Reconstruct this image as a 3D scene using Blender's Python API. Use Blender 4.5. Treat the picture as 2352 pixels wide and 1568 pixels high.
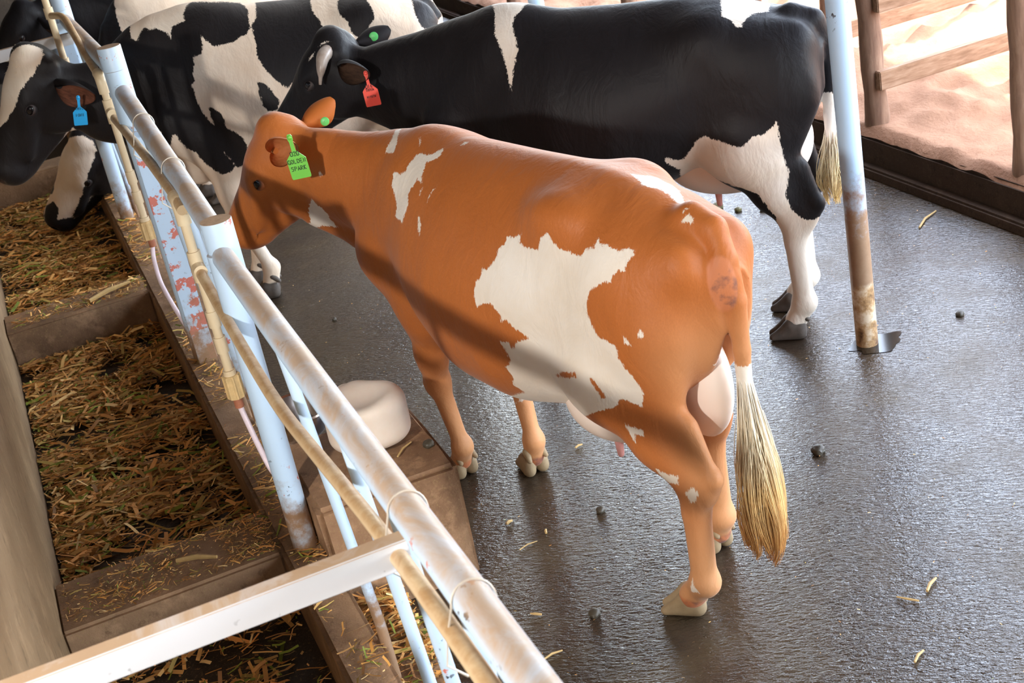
import bpy, bmesh, math, random
import numpy as np
from mathutils import Vector, Matrix
random.seed(7); RNG = np.random.default_rng(11)
SC = bpy.context.scene; COL = SC.collection
for o in list(bpy.data.objects): bpy.data.objects.remove(o)

# ---------------------------------------------------------------- camera
cam = bpy.data.cameras.new('camera'); cam.sensor_width = 36; cam.lens = 3230/2352*36
cam.clip_start = .05; cam.clip_end = 200
camo = bpy.data.objects.new('camera', cam); COL.objects.link(camo)
_R = ((0.909441, -0.313754, 0.272902), (-0.373115, -0.325963, 0.868639), (-0.183583, -0.891800, -0.413510))
camo.matrix_world = Matrix(((_R[0][0], -_R[0][1], -_R[0][2], 0), (_R[1][0], -_R[1][1], -_R[1][2], 0),
                            (_R[2][0], -_R[2][1], -_R[2][2], 2.75), (0, 0, 0, 1)))
cam.dof.use_dof = True; cam.dof.focus_distance = 5.0; cam.dof.aperture_fstop = 7.0
SC.camera = camo

# ---------------------------------------------------------------- sky, sun, lamps, exposure
SC.view_settings.view_transform = 'Standard'; SC.view_settings.look = 'None'
SC.view_settings.exposure = -0.13; SC.view_settings.gamma = 1.0; SC.view_settings.use_curve_mapping = False
wd = bpy.data.worlds.new('sky'); SC.world = wd; wd.use_nodes = True
wn = wd.node_tree.nodes; wl = wd.node_tree.links
sky = wn.new('ShaderNodeTexSky'); sky.sky_type = 'NISHITA'; sky.sun_disc = False
sky.sun_elevation = math.radians(58); sky.sun_rotation = math.radians(250); sky.air_density = 1.2; sky.dust_density = 3.0
hs = wn.new('ShaderNodeHueSaturation'); hs.inputs['Saturation'].default_value = .55; wl.new(sky.outputs[0], hs.inputs['Color']); wl.new(hs.outputs[0], wn['Background'].inputs[0]); wn['Background'].inputs[1].default_value = 4.0
def lamp(name, kind, energy, loc, to, color=(1, 1, 1), **kw):
    l = bpy.data.lights.new(name, kind); l.energy = energy; l.color = color
    for k, v in kw.items(): setattr(l, k, v)
    o = bpy.data.objects.new(name, l); COL.objects.link(o); o.location = loc
    o.rotation_euler = (Vector(to)-Vector(loc)).to_track_quat('-Z', 'Y').to_euler(); return o
lamp('sun', 'SUN', 14.0, (-2.2, 1.5, 15), (0, 0, 0), (1, .93, .82), angle=math.radians(1.0))
# added key, fill and back lamps under the roof, with no modelled source
lamp('added_area_lamp', 'AREA', 172, (-1.7, 1.2, 2.75), (1.3, 4.7, .8), (1, .96, .90), shape='SQUARE', size=.15)
lamp('added_area_lamp', 'AREA', 62, (-1.0, -1.5, 2.9), (1.2, 5, .7), (.97, .98, 1), shape='RECTANGLE', size=3.5, size_y=2.5)
lamp('added_area_lamp', 'AREA', 60, (2.0, 8.0, 2.9), (1.5, 7.0, .5), (1, .97, .93), shape='RECTANGLE', size=2.5, size_y=3.5)

# ---------------------------------------------------------------- helpers
def tag(o, label=None, cat=None, group=None, kind=None):
    if label: o['label'] = label
    if cat: o['category'] = cat
    if group: o['group'] = group
    if kind: o['kind'] = kind
    return o
def empty(name, loc=(0, 0, 0), rz=0, label=None, cat=None, group=None):
    o = bpy.data.objects.new(name, None); COL.objects.link(o); o.location = loc; o.rotation_euler = (0, 0, rz)
    o.empty_display_size = .1
    return tag(o, label, cat, group)
def mesh_obj(name, me, m=None, parent=None):
    if m and not me.materials: me.materials.append(m)
    o = bpy.data.objects.new(name, me); COL.objects.link(o)
    if parent: o.parent = parent
    return o
def from_np(name, V, F, m=None, parent=None, smooth=True, attrs=None):
    me = bpy.data.meshes.new(name); V = np.asarray(V, np.float32); F = np.asarray(F, np.int32); k = F.shape[1]
    me.vertices.add(len(V)); me.vertices.foreach_set('co', V.ravel())
    me.loops.add(F.size); me.loops.foreach_set('vertex_index', F.ravel())
    me.polygons.add(len(F)); me.polygons.foreach_set('loop_start', np.arange(0, F.size, k, dtype=np.int32))
    me.update(calc_edges=True)
    if smooth: me.polygons.foreach_set('use_smooth', np.ones(len(F), bool))
    for n, a in (attrs or {}).items():
        a = np.asarray(a, np.float32)
        if a.ndim == 1:
            at = me.attributes.new(n, 'FLOAT', 'POINT'); at.data.foreach_set('value', a)
        else:
            at = me.attributes.new(n, 'FLOAT_COLOR', 'POINT'); at.data.foreach_set('color', np.concatenate([a, np.ones((len(a), 1), np.float32)], 1).ravel())
    me.validate()
    return mesh_obj(name, me, m, parent)
def bm_obj(name, bm, m=None, parent=None, smooth=False):
    me = bpy.data.meshes.new(name)
    if smooth:
        for f in bm.faces: f.smooth = True
    bmesh.ops.recalc_face_normals(bm, faces=bm.faces)
    bm.to_mesh(me); bm.free()
    if smooth: me.set_sharp_from_angle(angle=math.radians(40))
    return mesh_obj(name, me, m, parent)
def add_box(bm, lo, hi, bevel=0.0, jit=0.0):
    r = bmesh.ops.create_cube(bm, size=1)['verts']
    for v in r:
        for i in range(3): v.co[i] = lo[i]+(v.co[i]+.5)*(hi[i]-lo[i])+random.uniform(-jit, jit)
    if bevel: bmesh.ops.bevel(bm, geom=list({e for v in r for e in v.link_edges}), offset=bevel, segments=2, affect='EDGES')
def add_tube(bm, pts, rad, seg=14, cap=True):
    pts = [Vector(p) for p in pts]; n = len(pts)
    if not hasattr(rad, '__len__'): rad = [rad]*n
    t0 = (pts[1]-pts[0]).normalized(); a = t0.orthogonal().normalized(); rings = []
    for i, p in enumerate(pts):
        t = ((pts[min(i+1, n-1)]-p).normalized()+(p-pts[max(i-1, 0)]).normalized())
        t = t.normalized() if t.length > 1e-6 else t0
        a = (a-t*a.dot(t)).normalized(); b = t.cross(a)
        rings.append([bm.verts.new(p+(a*math.cos(2*math.pi*j/seg)+b*math.sin(2*math.pi*j/seg))*rad[i]) for j in range(seg)])
    for i in range(n-1):
        for j in range(seg):
            bm.faces.new((rings[i][j], rings[i][(j+1) % seg], rings[i+1][(j+1) % seg], rings[i+1][j]))
    if cap: bm.faces.new(rings[0][::-1]); bm.faces.new(rings[-1])
def tube(name, pts, rad, m, parent=None, seg=14):
    bm = bmesh.new(); add_tube(bm, pts, rad, seg); return bm_obj(name, bm, m, parent, True)
def arc(p, q, r, n=6):
    """rounded corner path through list of points"""
    return p
def bend(pts, r, n=5):
    pts = [Vector(p) for p in pts]; out = [pts[0]]
    for i in range(1, len(pts)-1):
        a, b, c = pts[i-1], pts[i], pts[i+1]
        u = (a-b); v = (c-b); k = min(r, u.length*.45, v.length*.45); p0 = b+u.normalized()*k; p1 = b+v.normalized()*k
        for j in range(n+1):
            t = j/n; out.append((p0*(1-t)**2+b*2*t*(1-t)+p1*t*t))
    out.append(pts[-1]); return out

# ---------------------------------------------------------------- materials
class N:
    """terse node-tree writer"""
    def __init__(s, name):
        s.m = bpy.data.materials.new(name); s.m.use_nodes = True; s.t = s.m.node_tree
        s.b = s.t.nodes['Principled BSDF']; s.out = s.t.nodes['Material Output']
    def n(s, kind, **kw):
        nd = s.t.nodes.new(kind)
        for k, v in kw.items(): setattr(nd, k, v)
        return nd
    def set(s, sock, v):
        if hasattr(v, 'is_output') or isinstance(v, bpy.types.NodeSocket): s.t.links.new(v, sock)
        else: sock.default_value = v
    def coord(s, kind='Object', scale=(1, 1, 1), rot=(0, 0, 0)):
        tc = s.n('ShaderNodeTexCoord'); mp = s.n('ShaderNodeMapping'); s.t.links.new(tc.outputs[kind], mp.inputs[0])
        mp.inputs['Scale'].default_value = scale; mp.inputs['Rotation'].default_value = rot; return mp.outputs[0]
    def noise(s, vec, scale, detail=4, rough=.55, dist=0.0):
        t = s.n('ShaderNodeTexNoise'); s.t.links.new(vec, t.inputs['Vector']); t.inputs['Scale'].default_value = scale
        t.inputs['Detail'].default_value = detail; t.inputs['Roughness'].default_value = rough; t.inputs['Distortion'].default_value = dist
        return t.outputs['Fac']
    def ramp(s, f, stops):
        r = s.n('ShaderNodeValToRGB'); s.t.links.new(f, r.inputs[0]); e = r.color_ramp.elements
        while len(e) < len(stops): e.new(.5)
        for i, (p, c) in enumerate(stops):
            e[i].position = p; e[i].color = (c, c, c, 1) if not hasattr(c, '__len__') else (*c[:3], 1)
        return r.outputs[0]
    def math(s, op, a, b=0.0, c=0.0, clamp=False):
        m = s.n('ShaderNodeMath', operation=op, use_clamp=clamp)
        for i, v in enumerate((a, b, c)): s.set(m.inputs[i], v)
        return m.outputs[0]
    def mix(s, f, a, b):
        m = s.n('ShaderNodeMix', data_type='RGBA'); s.set(m.inputs[0], f)
        for i, v in ((6, a), (7, b)): s.set(m.inputs[i], (*v, 1) if isinstance(v, tuple) and len(v) == 3 else v)
        return m.outputs[2]
    def attr(s, name, color=False):
        a = s.n('ShaderNodeAttribute', attribute_name=name); return a.outputs['Color' if color else 'Fac']
    def step(s, v, lo, hi):
        m = s.n('ShaderNodeMapRange', interpolation_type='SMOOTHSTEP'); s.set(m.inputs[0], v)
        m.inputs[1].default_value = lo; m.inputs[2].default_value = hi; return m.outputs[0]
    def bump(s, h, strength=.3, dist=.01, prev=None):
        b = s.n('ShaderNodeBump'); s.set(b.inputs['Height'], h); b.inputs['Strength'].default_value = strength
        b.inputs['Distance'].default_value = dist
        if prev is not None: s.t.links.new(prev, b.inputs['Normal'])
        s.t.links.new(b.outputs[0], s.b.inputs['Normal']); return b.outputs[0]
    def normal_z(s):
        g = s.n('ShaderNodeNewGeometry'); x = s.n('ShaderNodeSeparateXYZ'); s.t.links.new(g.outputs['Normal'], x.inputs[0]); return x.outputs[2]
    def pos(s):
        g = s.n('ShaderNodeTexCoord'); x = s.n('ShaderNodeSeparateXYZ'); s.t.links.new(g.outputs['Object'], x.inputs[0]); return x.outputs
    def col(s, c): s.set(s.b.inputs['Base Color'], (*c, 1) if isinstance(c, tuple) and len(c) == 3 else c); return s
    def rough(s, r): s.set(s.b.inputs['Roughness'], r); return s
    def spec(s, v): s.set(s.b.inputs['Specular IOR Level'], v); return s
def plain(name, c, r=.5, var=.15, scale=30, spec=.5, metal=0.0, bump=0.0):
    k = N(name); v = k.coord(); f = k.noise(v, scale)
    k.col(k.mix(f, tuple(x*(1-var) for x in c), tuple(min(1, x*(1+var)) for x in c))).rough(r).spec(spec)
    k.b.inputs['Metallic'].default_value = metal
    if bump: k.bump(f, bump, .004)
    return k.m

def wet_floor():
    k = N('wet_concrete'); v = k.coord(); big = k.noise(v, 1.1, 4); mid = k.noise(v, 5, 5)
    dung = k.ramp(k.noise(v, 2.3, 6, .65), [(.42, 0), (.68, 1)])
    c = k.mix(big, (.022, .014, .009), (.050, .034, .022)); c = k.mix(k.math('MULTIPLY', dung, .55), c, (.085, .058, .028))
    k.col(c)
    br = k.coord(scale=(1, 1, 1), rot=(0, 0, .5)); mp = k.n('ShaderNodeMapping'); k.t.links.new(br, mp.inputs[0]); mp.inputs['Scale'].default_value = (34, 82, 40)
    fine = k.noise(mp.outputs[0], 1.0, 3, .6, .6); gr = k.noise(v, 160, 2)
    k.rough(k.math('ADD', k.ramp(mid, [(.3, .08), (.7, .18)]), k.math('MULTIPLY', dung, .16))).spec(k.math('SUBTRACT', .85, k.math('MULTIPLY', dung, .45)))
    p = k.bump(fine, .75, .007); p = k.bump(gr, .55, .002, p); k.bump(big, .25, .03, p)
    return k.m
def concrete(name, a, b, crumbs=.5, stain=(.10, .055, .03), r=.8):
    k = N(name); v = k.coord(); f = k.noise(v, 3.2, 6, .65); g = k.noise(v, 26, 5, .7)
    c = k.mix(f, a, b); c = k.mix(k.math('MULTIPLY', k.ramp(k.noise(v, 1.7, 5, .7), [(.45, 0), (.65, 1)]), .6), c, stain)
    c = k.mix(k.math('MULTIPLY', k.ramp(k.noise(v, 6.5, 7, .72), [(.52, 0), (.66, 1)]), .55), c, tuple(min(1, q*1.35) for q in b)); c = k.mix(k.math('MULTIPLY', k.ramp(k.noise(v, 15, 6, .7), [(.30, 1), (.44, 0)]), .6), c, tuple(q*.45 for q in a))
    cr = k.ramp(k.noise(v, 120, 2, .5), [(.60, 0), (.70, 1)]); c = k.mix(k.math('MULTIPLY', cr, crumbs), c, (.33, .23, .10))
    k.col(c).rough(r).spec(.3); p = k.bump(g, .5, .006); k.bump(k.noise(v, 140, 2), .4, .003, p)
    return k.m
def pipe_paint(name='pale_blue_paint', dust=.9, rust_z=.55, redt=.66, blue=(.45, .59, .75), cream=False):
    k = N(name); v = k.coord(); x, y, z = k.pos()
    wear = k.noise(v, 9, 8, .7); c = k.mix(k.noise(v, 4, 3), blue, tuple(min(1, q*1.12) for q in blue))
    chip = k.ramp(k.noise(v, 38, 3, .6), [(.655, 0), (.675, 1)]); reg = k.ramp(k.noise(v, 2.6, 3, .6), [(.5, 0), (.6, 1)])
    c = k.mix(k.math('MULTIPLY', chip, reg), c, (.03, .03, .04))
    red = k.ramp(k.noise(v, 11, 5, .65), [(redt, 0), (redt+.02, 1)]); c = k.mix(k.math('MULTIPLY', red, .9), c, (.55, .12, .06))
    # rust and dirt climbing from the foot
    low = k.step(k.math('ADD', z, k.math('MULTIPLY', k.math('SUBTRACT', wear, .5), .9)), rust_z, rust_z-.28)
    c = k.mix(low, c, k.mix(wear, (.16, .075, .035), (.40, .27, .17)))
    # dust lying on surfaces that face up
    up = k.step(k.normal_z(), .05, .8); vs = k.coord(scale=(1, .55, 1)); d = k.ramp(k.noise(vs, 6, 8, .72, 1.2), [(.30, .35), (.54, 1)])
    c = k.mix(k.math('MULTIPLY', k.math('MULTIPLY', up, d), dust), c, k.mix(wear, (.34, .205, .11), (.46, .31, .185)))
    if cream:
        foot = k.step(k.math('ADD', z, k.math('MULTIPLY', wear, .12)), .36, .32); c = k.mix(foot, c, k.ramp(k.noise(v, 13, 6, .7), [(.40, (.62, .50, .36)), (.52, (.40, .24, .11)), (.66, (.10, .045, .02))]))
    k.col(c).rough(.42).spec(.5); k.bump(wear, .15, .003)
    return k.m
def wood(name='weathered_timber'):
    k = N(name); v = k.coord(scale=(2.0, 14, 14)); f = k.noise(v, 3, 6, .65, .4)
    k.col(k.ramp(f, [(.25, (.16, .085, .045)), (.5, (.28, .165, .10)), (.75, (.40, .27, .18))])).rough(.8).spec(.2); k.bump(f, .4, .004)
    return k.m
def wood_post():
    k = N('round_timber'); v = k.coord(scale=(12, 12, 1.6)); f = k.noise(v, 2.5, 6, .65, .4)
    k.col(k.ramp(f, [(.25, (.13, .072, .048)), (.55, (.25, .15, .10)), (.8, (.36, .24, .165))])).rough(.8).spec(.2); k.bump(f, .4, .004)
    return k.m
def dirt():
    k = N('red_earth'); v = k.coord(); f = k.noise(v, 3, 7, .65); g = k.noise(v, 22, 5, .7)
    k.col(k.mix(f, (.24, .12, .07), (.42, .245, .155))).rough(.95).spec(.1); p = k.bump(g, .6, .02); k.bump(f, .4, .05, p)
    return k.m
def coat_mat(name, base, base2, white=(.70, .60, .49), white2=(.78, .72, .65), pale=None, skin=(.62, .33, .25), skin2=(.25, .14, .11), rough=.55, spec=.28, sheen=.12, tint=(1, 1, 1)):
    k = N(name); v = k.coord(); hair = k.coord(scale=(55, 55, 14)); pat = k.attr('pat')
    h = k.noise(hair, 3.0, 4, .7); w = k.noise(v, 14, 3, .6); big = k.noise(v, 3.5, 3)
    e = k.math('ADD', pat, k.math('ADD', k.math('MULTIPLY', k.math('SUBTRACT', h, .5), .030), k.math('MULTIPLY', k.math('SUBTRACT', w, .5), .022)))
    f = k.step(e, -.0022, .0022)
    b = k.mix(big, base, base2)
    b = k.mix(k.math('MULTIPLY', k.math('SUBTRACT', k.noise(hair, 9, 3, .7), .38, 0, True), 1.1), b, tuple(min(1, c*1.35) for c in base2))
    if pale: b = k.mix(k.attr('tone'), b, pale)
    wh = k.mix(k.ramp(k.noise(v, 2.6, 4, .6), [(.35, 0), (.7, 1)]), white, white2)
    c = k.mix(f, b, wh)
    sk = k.step(k.math('ADD', k.attr('skin'), k.math('MULTIPLY', k.math('SUBTRACT', w, .5), .5)), .35, .75)
    c = k.mix(sk, c, k.mix(k.ramp(k.noise(v, 20, 4), [(.52, 0), (.66, 1)]), skin, skin2))
    k.col(c).rough(rough).spec(spec)
    k.b.inputs['Sheen Weight'].default_value = sheen; k.b.inputs['Sheen Roughness'].default_value = .4
    fine = k.noise(k.coord(scale=(150, 150, 40)), 3, 2); p = k.bump(fine, .16, .002); p = k.bump(w, .16, .008, p); k.bump(k.noise(k.coord(scale=(1.6, 1, .8)), 7, 4, .6, .5), .35, .022, p)
    return k.m
def hoof_mat(a=(.20, .135, .07), b=(.36, .26, .145)):
    k = N('hoof_horn'); v = k.coord(); f = k.noise(v, 30, 5, .7)
    k.col(k.mix(f, a, b)).rough(.7); k.bump(f, .4, .004); return k.m

# ================================================================ THE SETTING
M_floor = wet_floor()
M_conc = concrete('trough_concrete', (.19, .105, .054), (.40, .245, .14), .6)
M_trough = concrete('trough_bottom', (.018, .013, .010), (.06, .042, .028), .35, (.03, .02, .012), .5)
M_block = concrete('block_concrete', (.20, .105, .055), (.40, .24, .135), .45, (.10, .045, .022), .65)
M_wall = concrete('smooth_render', (.235, .15, .078), (.31, .205, .115), .08, (.18, .11, .055))
M_kerb = concrete('dark_kerb_concrete', (.030, .018, .011), (.07, .044, .028), .1, (.04, .020, .011), .95)
M_dirt = dirt()
def grid(name, x0, x1, y0, y1, n, m, zf, parent=None):
    nx, ny = n; X, Y = np.meshgrid(np.linspace(x0, x1, nx), np.linspace(y0, y1, ny), indexing='ij')
    V = np.stack([X, Y, zf(X, Y)], -1).reshape(-1, 3); I = np.arange(nx*ny).reshape(nx, ny)
    F = np.stack([I[:-1, :-1], I[1:, :-1], I[1:, 1:], I[:-1, 1:]], -1).reshape(-1, 4)
    return from_np(name, V, F, m, parent)
def vnoise(X, Y, s, seed):
    r = np.random.default_rng(seed); g = r.random((64, 64)); x = X*s; y = Y*s
    xi = np.floor(x).astype(int); yi = np.floor(y).astype(int); fx = x-xi; fy = y-yi
    fx = fx*fx*(3-2*fx); fy = fy*fy*(3-2*fy); q = lambda a, b: g[a % 64, b % 64]
    return (q(xi, yi)*(1-fx)+q(xi+1, yi)*fx)*(1-fy)+(q(xi, yi+1)*(1-fx)+q(xi+1, yi+1)*fx)*fy
tag(grid('floor', .30, 4.30, -6, 24, (40, 240), M_floor, lambda X, Y: 0*X), kind='structure')
def yz(X, Y):
    h = .236+.05*np.clip((X-4.2)/1.2, 0, 1)+.035*(vnoise(X, Y, 7, 31)-.35)+.02*(vnoise(X, Y, 19, 32)-.5)-.05*np.clip((4.262-X)/.02, 0, 1)
    a = np.clip((X-4.32)/.5, 0, 1)
    return h+a*(.13*(vnoise(X, Y, 2.3, 1)-.5)+.09*(vnoise(X, Y, 5.3, 2)-.5)+.05*(vnoise(X, Y, 11, 3)-.5)+.03*(vnoise(X, Y, 23, 4)-.5))+.05*np.clip(X-5.5, 0, 3)
tag(grid('ground', 4.243, 22, -4, 26, (420, 640), M_dirt, yz), kind='structure')
bm = bmesh.new(); add_box(bm, (4.235, -6, -.1), (4.44, 24, .205), .02)
tag(bm_obj('trim_1', bm, M_kerb), kind='structure')
bm = bmesh.new(); add_box(bm, (4.17, -6, -.1), (4.24, 24, .055), .012)
tag(bm_obj('trim_2', bm, M_kerb), kind='structure')
bm = bmesh.new(); add_box(bm, (-.62, -6, -.1), (-.385, 13.9, 1.252), .02)
tag(bm_obj('wall_left', bm, M_wall), kind='structure')
bm = bmesh.new(); add_box(bm, (-.39, -6, -.1), (.38, 24, .03))
tag(bm_obj('floor_trough', bm, M_trough), kind='structure')
bm = bmesh.new(); add_box(bm, (.372, -6, -.1), (.515, 24, .25), .014)
tag(bm_obj('trim_3', bm, M_conc), kind='structure')
bm = bmesh.new(); add_box(bm, (.50, -6, -.1), (.70, 24, .085), .014)
tag(bm_obj('trim_15', bm, M_conc), kind='structure')
for i, (a, b) in enumerate(((-1.2, -.86), (1.05, 1.4), (4.26, 4.60), (7.33, 7.62), (10.6, 10.9))):
    bm = bmesh.new(); add_box(bm, (-.39, a, .0), (.376, b, .247), .012)
    tag(bm_obj('trim_%d' % (i+4), bm, M_conc), kind='structure')
k = N('roof_underside'); k.col((.10, .085, .07)).rough(.8); M_roof = k.m
bm = bmesh.new(); add_box(bm, (-7.0, -6.0, 2.98), (4.62, 24, 3.02)); tag(bm_obj('ceiling', bm, M_roof), kind='structure')
M_dim = concrete('sky_block_wall', (.16, .14, .12), (.24, .21, .18), .05, (.12, .09, .07))
bm = bmesh.new(); add_box(bm, (-7.1, -6, 0), (-7.0, 14.1, 2.98)); tag(bm_obj('wall_sky_block_left', bm, M_dim), kind='structure')  # unseen wall added to block sky light from the left
bm = bmesh.new(); add_box(bm, (-7.1, -6.1, 0), (4.2, -6.0, 2.98)); tag(bm_obj('wall_sky_block_front', bm, M_dim), kind='structure')  # added behind the camera to close off the sky light there
bm = bmesh.new(); add_box(bm, (-7, 14.0, 0), (4.2, 14.1, 2.98)); tag(bm_obj('wall_sky_block_back', bm, concrete('sky_block_dark', (.05, .04, .032), (.10, .08, .06), .05, (.05, .035, .025))), kind='structure')  # end wall added so the wet floor mirrors less open sky

# ================================================================ PIPE FENCE
M_paint = pipe_paint()
M_white = pipe_paint('white_bar_paint', .95, .1, .70, (.56, .57, .60))
XF = .46
M_cap = plain('settled_dust', (.36, .23, .14), .9, .35, 45, .2, 0, .5)
fence = empty('pipe_fence', (0, 0, 0), 0, 'pale blue tube fence with dusty top rails and thick posts between trough and pen', 'fence')
posts = ((1.05, 1.47, 1.30), (4.26, 1.45, 1.12), (6.19, 1.72, 1.38), (8.78, 1.66, 1.3), (11.4, 1.66, 1.3))
for y, zt, zs in posts:
    dx = .012 if y == 4.26 else 0
    p = tube('post', [(XF-.005, y-.02, .24), (XF-.005, y-.02, zt-.1)], .042, M_paint, fence, 20)
    tube('sleeve', [(XF+dx, y, zs), (XF+dx, y, zt-.004), (XF+dx, y, zt)], [.051, .051, .0495], M_paint, p, 24)
    sv = p.children[0] if p.children else None; sv.data.materials.append(M_cap)
    for f_ in sv.data.polygons:
        if f_.normal.z > .9: f_.material_index = 1
rails = (((1.05, 1.375), (4.22, 1.338)), ((4.30, 1.41), (6.15, 1.525)), ((6.23, 1.60), (8.74, 1.50)), ((8.8, 1.53), (11.4, 1.53)), ((-1.5, 1.37), (1.0, 1.38)))
for (y0, z0), (y1, z1) in rails: tube('top_rail', [(XF, y0, z0), (XF, y1, z1)], .037, M_paint, fence, 20)
for y in (1.6, 2.07, 2.52, 2.90, 3.56, 4.62, 4.98, 5.36, 5.74, 6.55, 6.95, 8.3, 9.0, 10.1, 10.6):
    z1 = np.interp(y, [1.05, 4.2, 4.3, 6.15, 6.25, 8.74, 11], [1.37, 1.34, 1.41, 1.52, 1.60, 1.5, 1.53])
    tube('upright_tube', [(XF+.075, y, .07), (XF+.07, y, .30), (XF, y, z1)], .0165, M_paint, fence, 12)
# flat bars welded across the trough, white front face and dusty top
for y, z in ((2.335, 1.285), (8.25, 1.47)):
    bm = bmesh.new(); add_box(bm, (-.95, y-.013, z-.032), (XF-.02, y+.03, z+.032), .003); bm_obj('cross_bar', bm, M_white, fence)
bm = bmesh.new(); add_box(bm, (XF-.08, 8.70, 1.05), (XF-.07, 8.86, 1.50), .002); add_box(bm, (XF-.08, 8.70, 1.05), (XF+.0, 8.71, 1.50), .002)
bm_obj('channel_bracket', bm, M_paint, fence)
bm = bmesh.new(); add_box(bm, (XF-.035, 6.105, .24), (XF+.05, 6.12, 1.36), .002); bm_obj('flat_bar', bm, pipe_paint('flaking_bar_paint', .9, .55, .54), fence)
M_wire = plain('tie_wire', (.62, .55, .46), .4, .2, 60, .5, .3)
for y, r in ((5.62, .039), (4.98, .039), (1.98, .039), (2.35, .039)):
    zr = np.interp(y, [1.05, 4.2, 4.3, 6.15], [1.37, 1.338, 1.41, 1.525])
    pts = [(XF+math.cos(a)*(r+.002), y+.012*math.sin(a), zr+math.sin(a)*(r+.002)) for a in np.linspace(-.3, 3.0, 14)]
    pts += [(XF-.055, y+.02, zr-.06), (XF-.07, y+.01, zr-.11), (XF-.04, y, zr-.14)]
    tube('tie_wire', pts, .0022, M_wire, fence, 6)

# ================================================================ WATER PIPE
def pvc(name, c, c2, dust):
    k = N(name); v = k.coord(); f = k.noise(v, 10, 6, .7); up = k.step(k.normal_z(), .1, .8); d = k.ramp(k.noise(v, 16, 6, .7, .6), [(.3, .2), (.6, 1)])
    k.col(k.mix(k.math('MULTIPLY', k.math('MULTIPLY', up, d), dust), k.mix(f, c, c2), (.36, .21, .095))).rough(.4); k.bump(f, .1, .002); return k.m
M_pvc = pvc('dusty_cream_pipe', (.52, .37, .21), (.62, .48, .31), 1.0); M_pvcl = pvc('cream_fitting', (.60, .46, .28), (.70, .58, .40), .5)
M_valve = plain('ochre_valve', (.60, .42, .20), .5, .35, 40); M_red = plain('rusty_nipple', (.36, .13, .07), .6, .3, 60)
M_hose = plain('milky_hose', (.74, .62, .68), .25, .12, 90)
XP = .415
pipe = empty('water_pipe', (0, 0, 0), 0, 'dusty cream plastic water pipe tied along the blue fence with drop hoses', 'pipe')
def P(y, z, x=XP): return (x, y, z)
tube('conduit', bend([P(-1.5, 1.34), P(1.2, 1.33), P(1.82, 1.316), P(2.38, 1.285), P(3.57, 1.10), P(4.2, 1.135), P(4.64, 1.18)], .5, 8), .0185, M_pvc, pipe, 16)
tube('conduit', bend([P(4.60, 1.41), P(4.75, 1.435), P(5.4, 1.42), P(6.1, 1.38), P(6.50, 1.355)], .2, 6), .0185, M_pvc, pipe, 16)
tube('conduit', bend([P(6.64, 1.525), P(7.2, 1.56), P(7.85, 1.63), P(7.95, 1.645, .40), P(8.05, 1.64, .36)], .1, 6), .0185, M_pvc, pipe, 16)
tube('conduit', [P(8.1, 1.75, .355), P(8.1, 1.30, .355), P(8.1, 1.0, .355)], .0185, M_pvcl, pipe, 16)
tube('coupling', [P(8.1, 1.62, .355), P(8.1, 1.68, .355)], .025, M_pvcl, pipe, 16); tube('coupling', [P(8.1, 1.30, .355), P(8.1, 1.40, .355)], .025, M_pvcl, pipe, 16)
for y, zt, ztee, zb in ((4.66, 1.42, 1.19, .66), (6.60, 1.53, 1.37, .72)):
    tube('elbow', bend([P(y+.075, zt+.005), P(y, zt), P(y, zt-.075)], .035, 6), .0245, M_pvcl, pipe, 18)
    tube('drop_pipe', [P(y, zt-.05), P(y, zb+.12)], .0165, M_pvcl, pipe, 16)
    tube('tee', [P(y, ztee+.055), P(y, ztee-.055)], .0235, M_pvcl, pipe, 18)
    tube('tee_branch', [P(y, ztee), P(y-.055, ztee-.006)], .0235, M_pvcl, pipe, 18)
    for zz in (zb+.30, zb+.20): tube('coupling', [P(y, zz), P(y, zz+.06)], .022, M_pvcl, pipe, 16)
    tube('coupling', [P(y, zb+.10), P(y, zb+.13)], .023, M_pvcl, pipe, 16)
    bm = bmesh.new(); add_tube(bm, [P(y, zb+.11), P(y, zb+.02)], .031, 8); 
    for a in range(8): add_box(bm, (XP+.029*math.cos(a*.785)-.004, y+.029*math.sin(a*.785)-.004, zb+.022), (XP+.029*math.cos(a*.785)+.004, y+.029*math.sin(a*.785)+.004, zb+.108), .001)
    bm_obj('valve', bm, M_valve, pipe)
    tube('nipple', [P(y, zb+.03), P(y, zb-.02)], .017, M_red, pipe, 12)
    if y < 5: hp = [P(y, zb-.01), P(y-.01, zb-.06, .42), P(y-.05, zb-.18, .435), P(y-.10, zb-.27, .45), P(y-.14, zb-.33, .50)]
    else: hp = [P(y, zb-.01), P(y-.01, zb-.07, .40), P(y-.10, zb-.16, .39), P(y-.26, zb-.22, .40), P(y-.40, zb-.31, .425), P(y-.48, zb-.39, .46)]
    tube('hose', bend(hp, .12, 5), .0105, M_hose, pipe, 12)

# ---------------------------------------------------------------- animal sculpting
def nrm(v):
    v = np.asarray(v, float); return v/np.linalg.norm(v)

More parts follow.
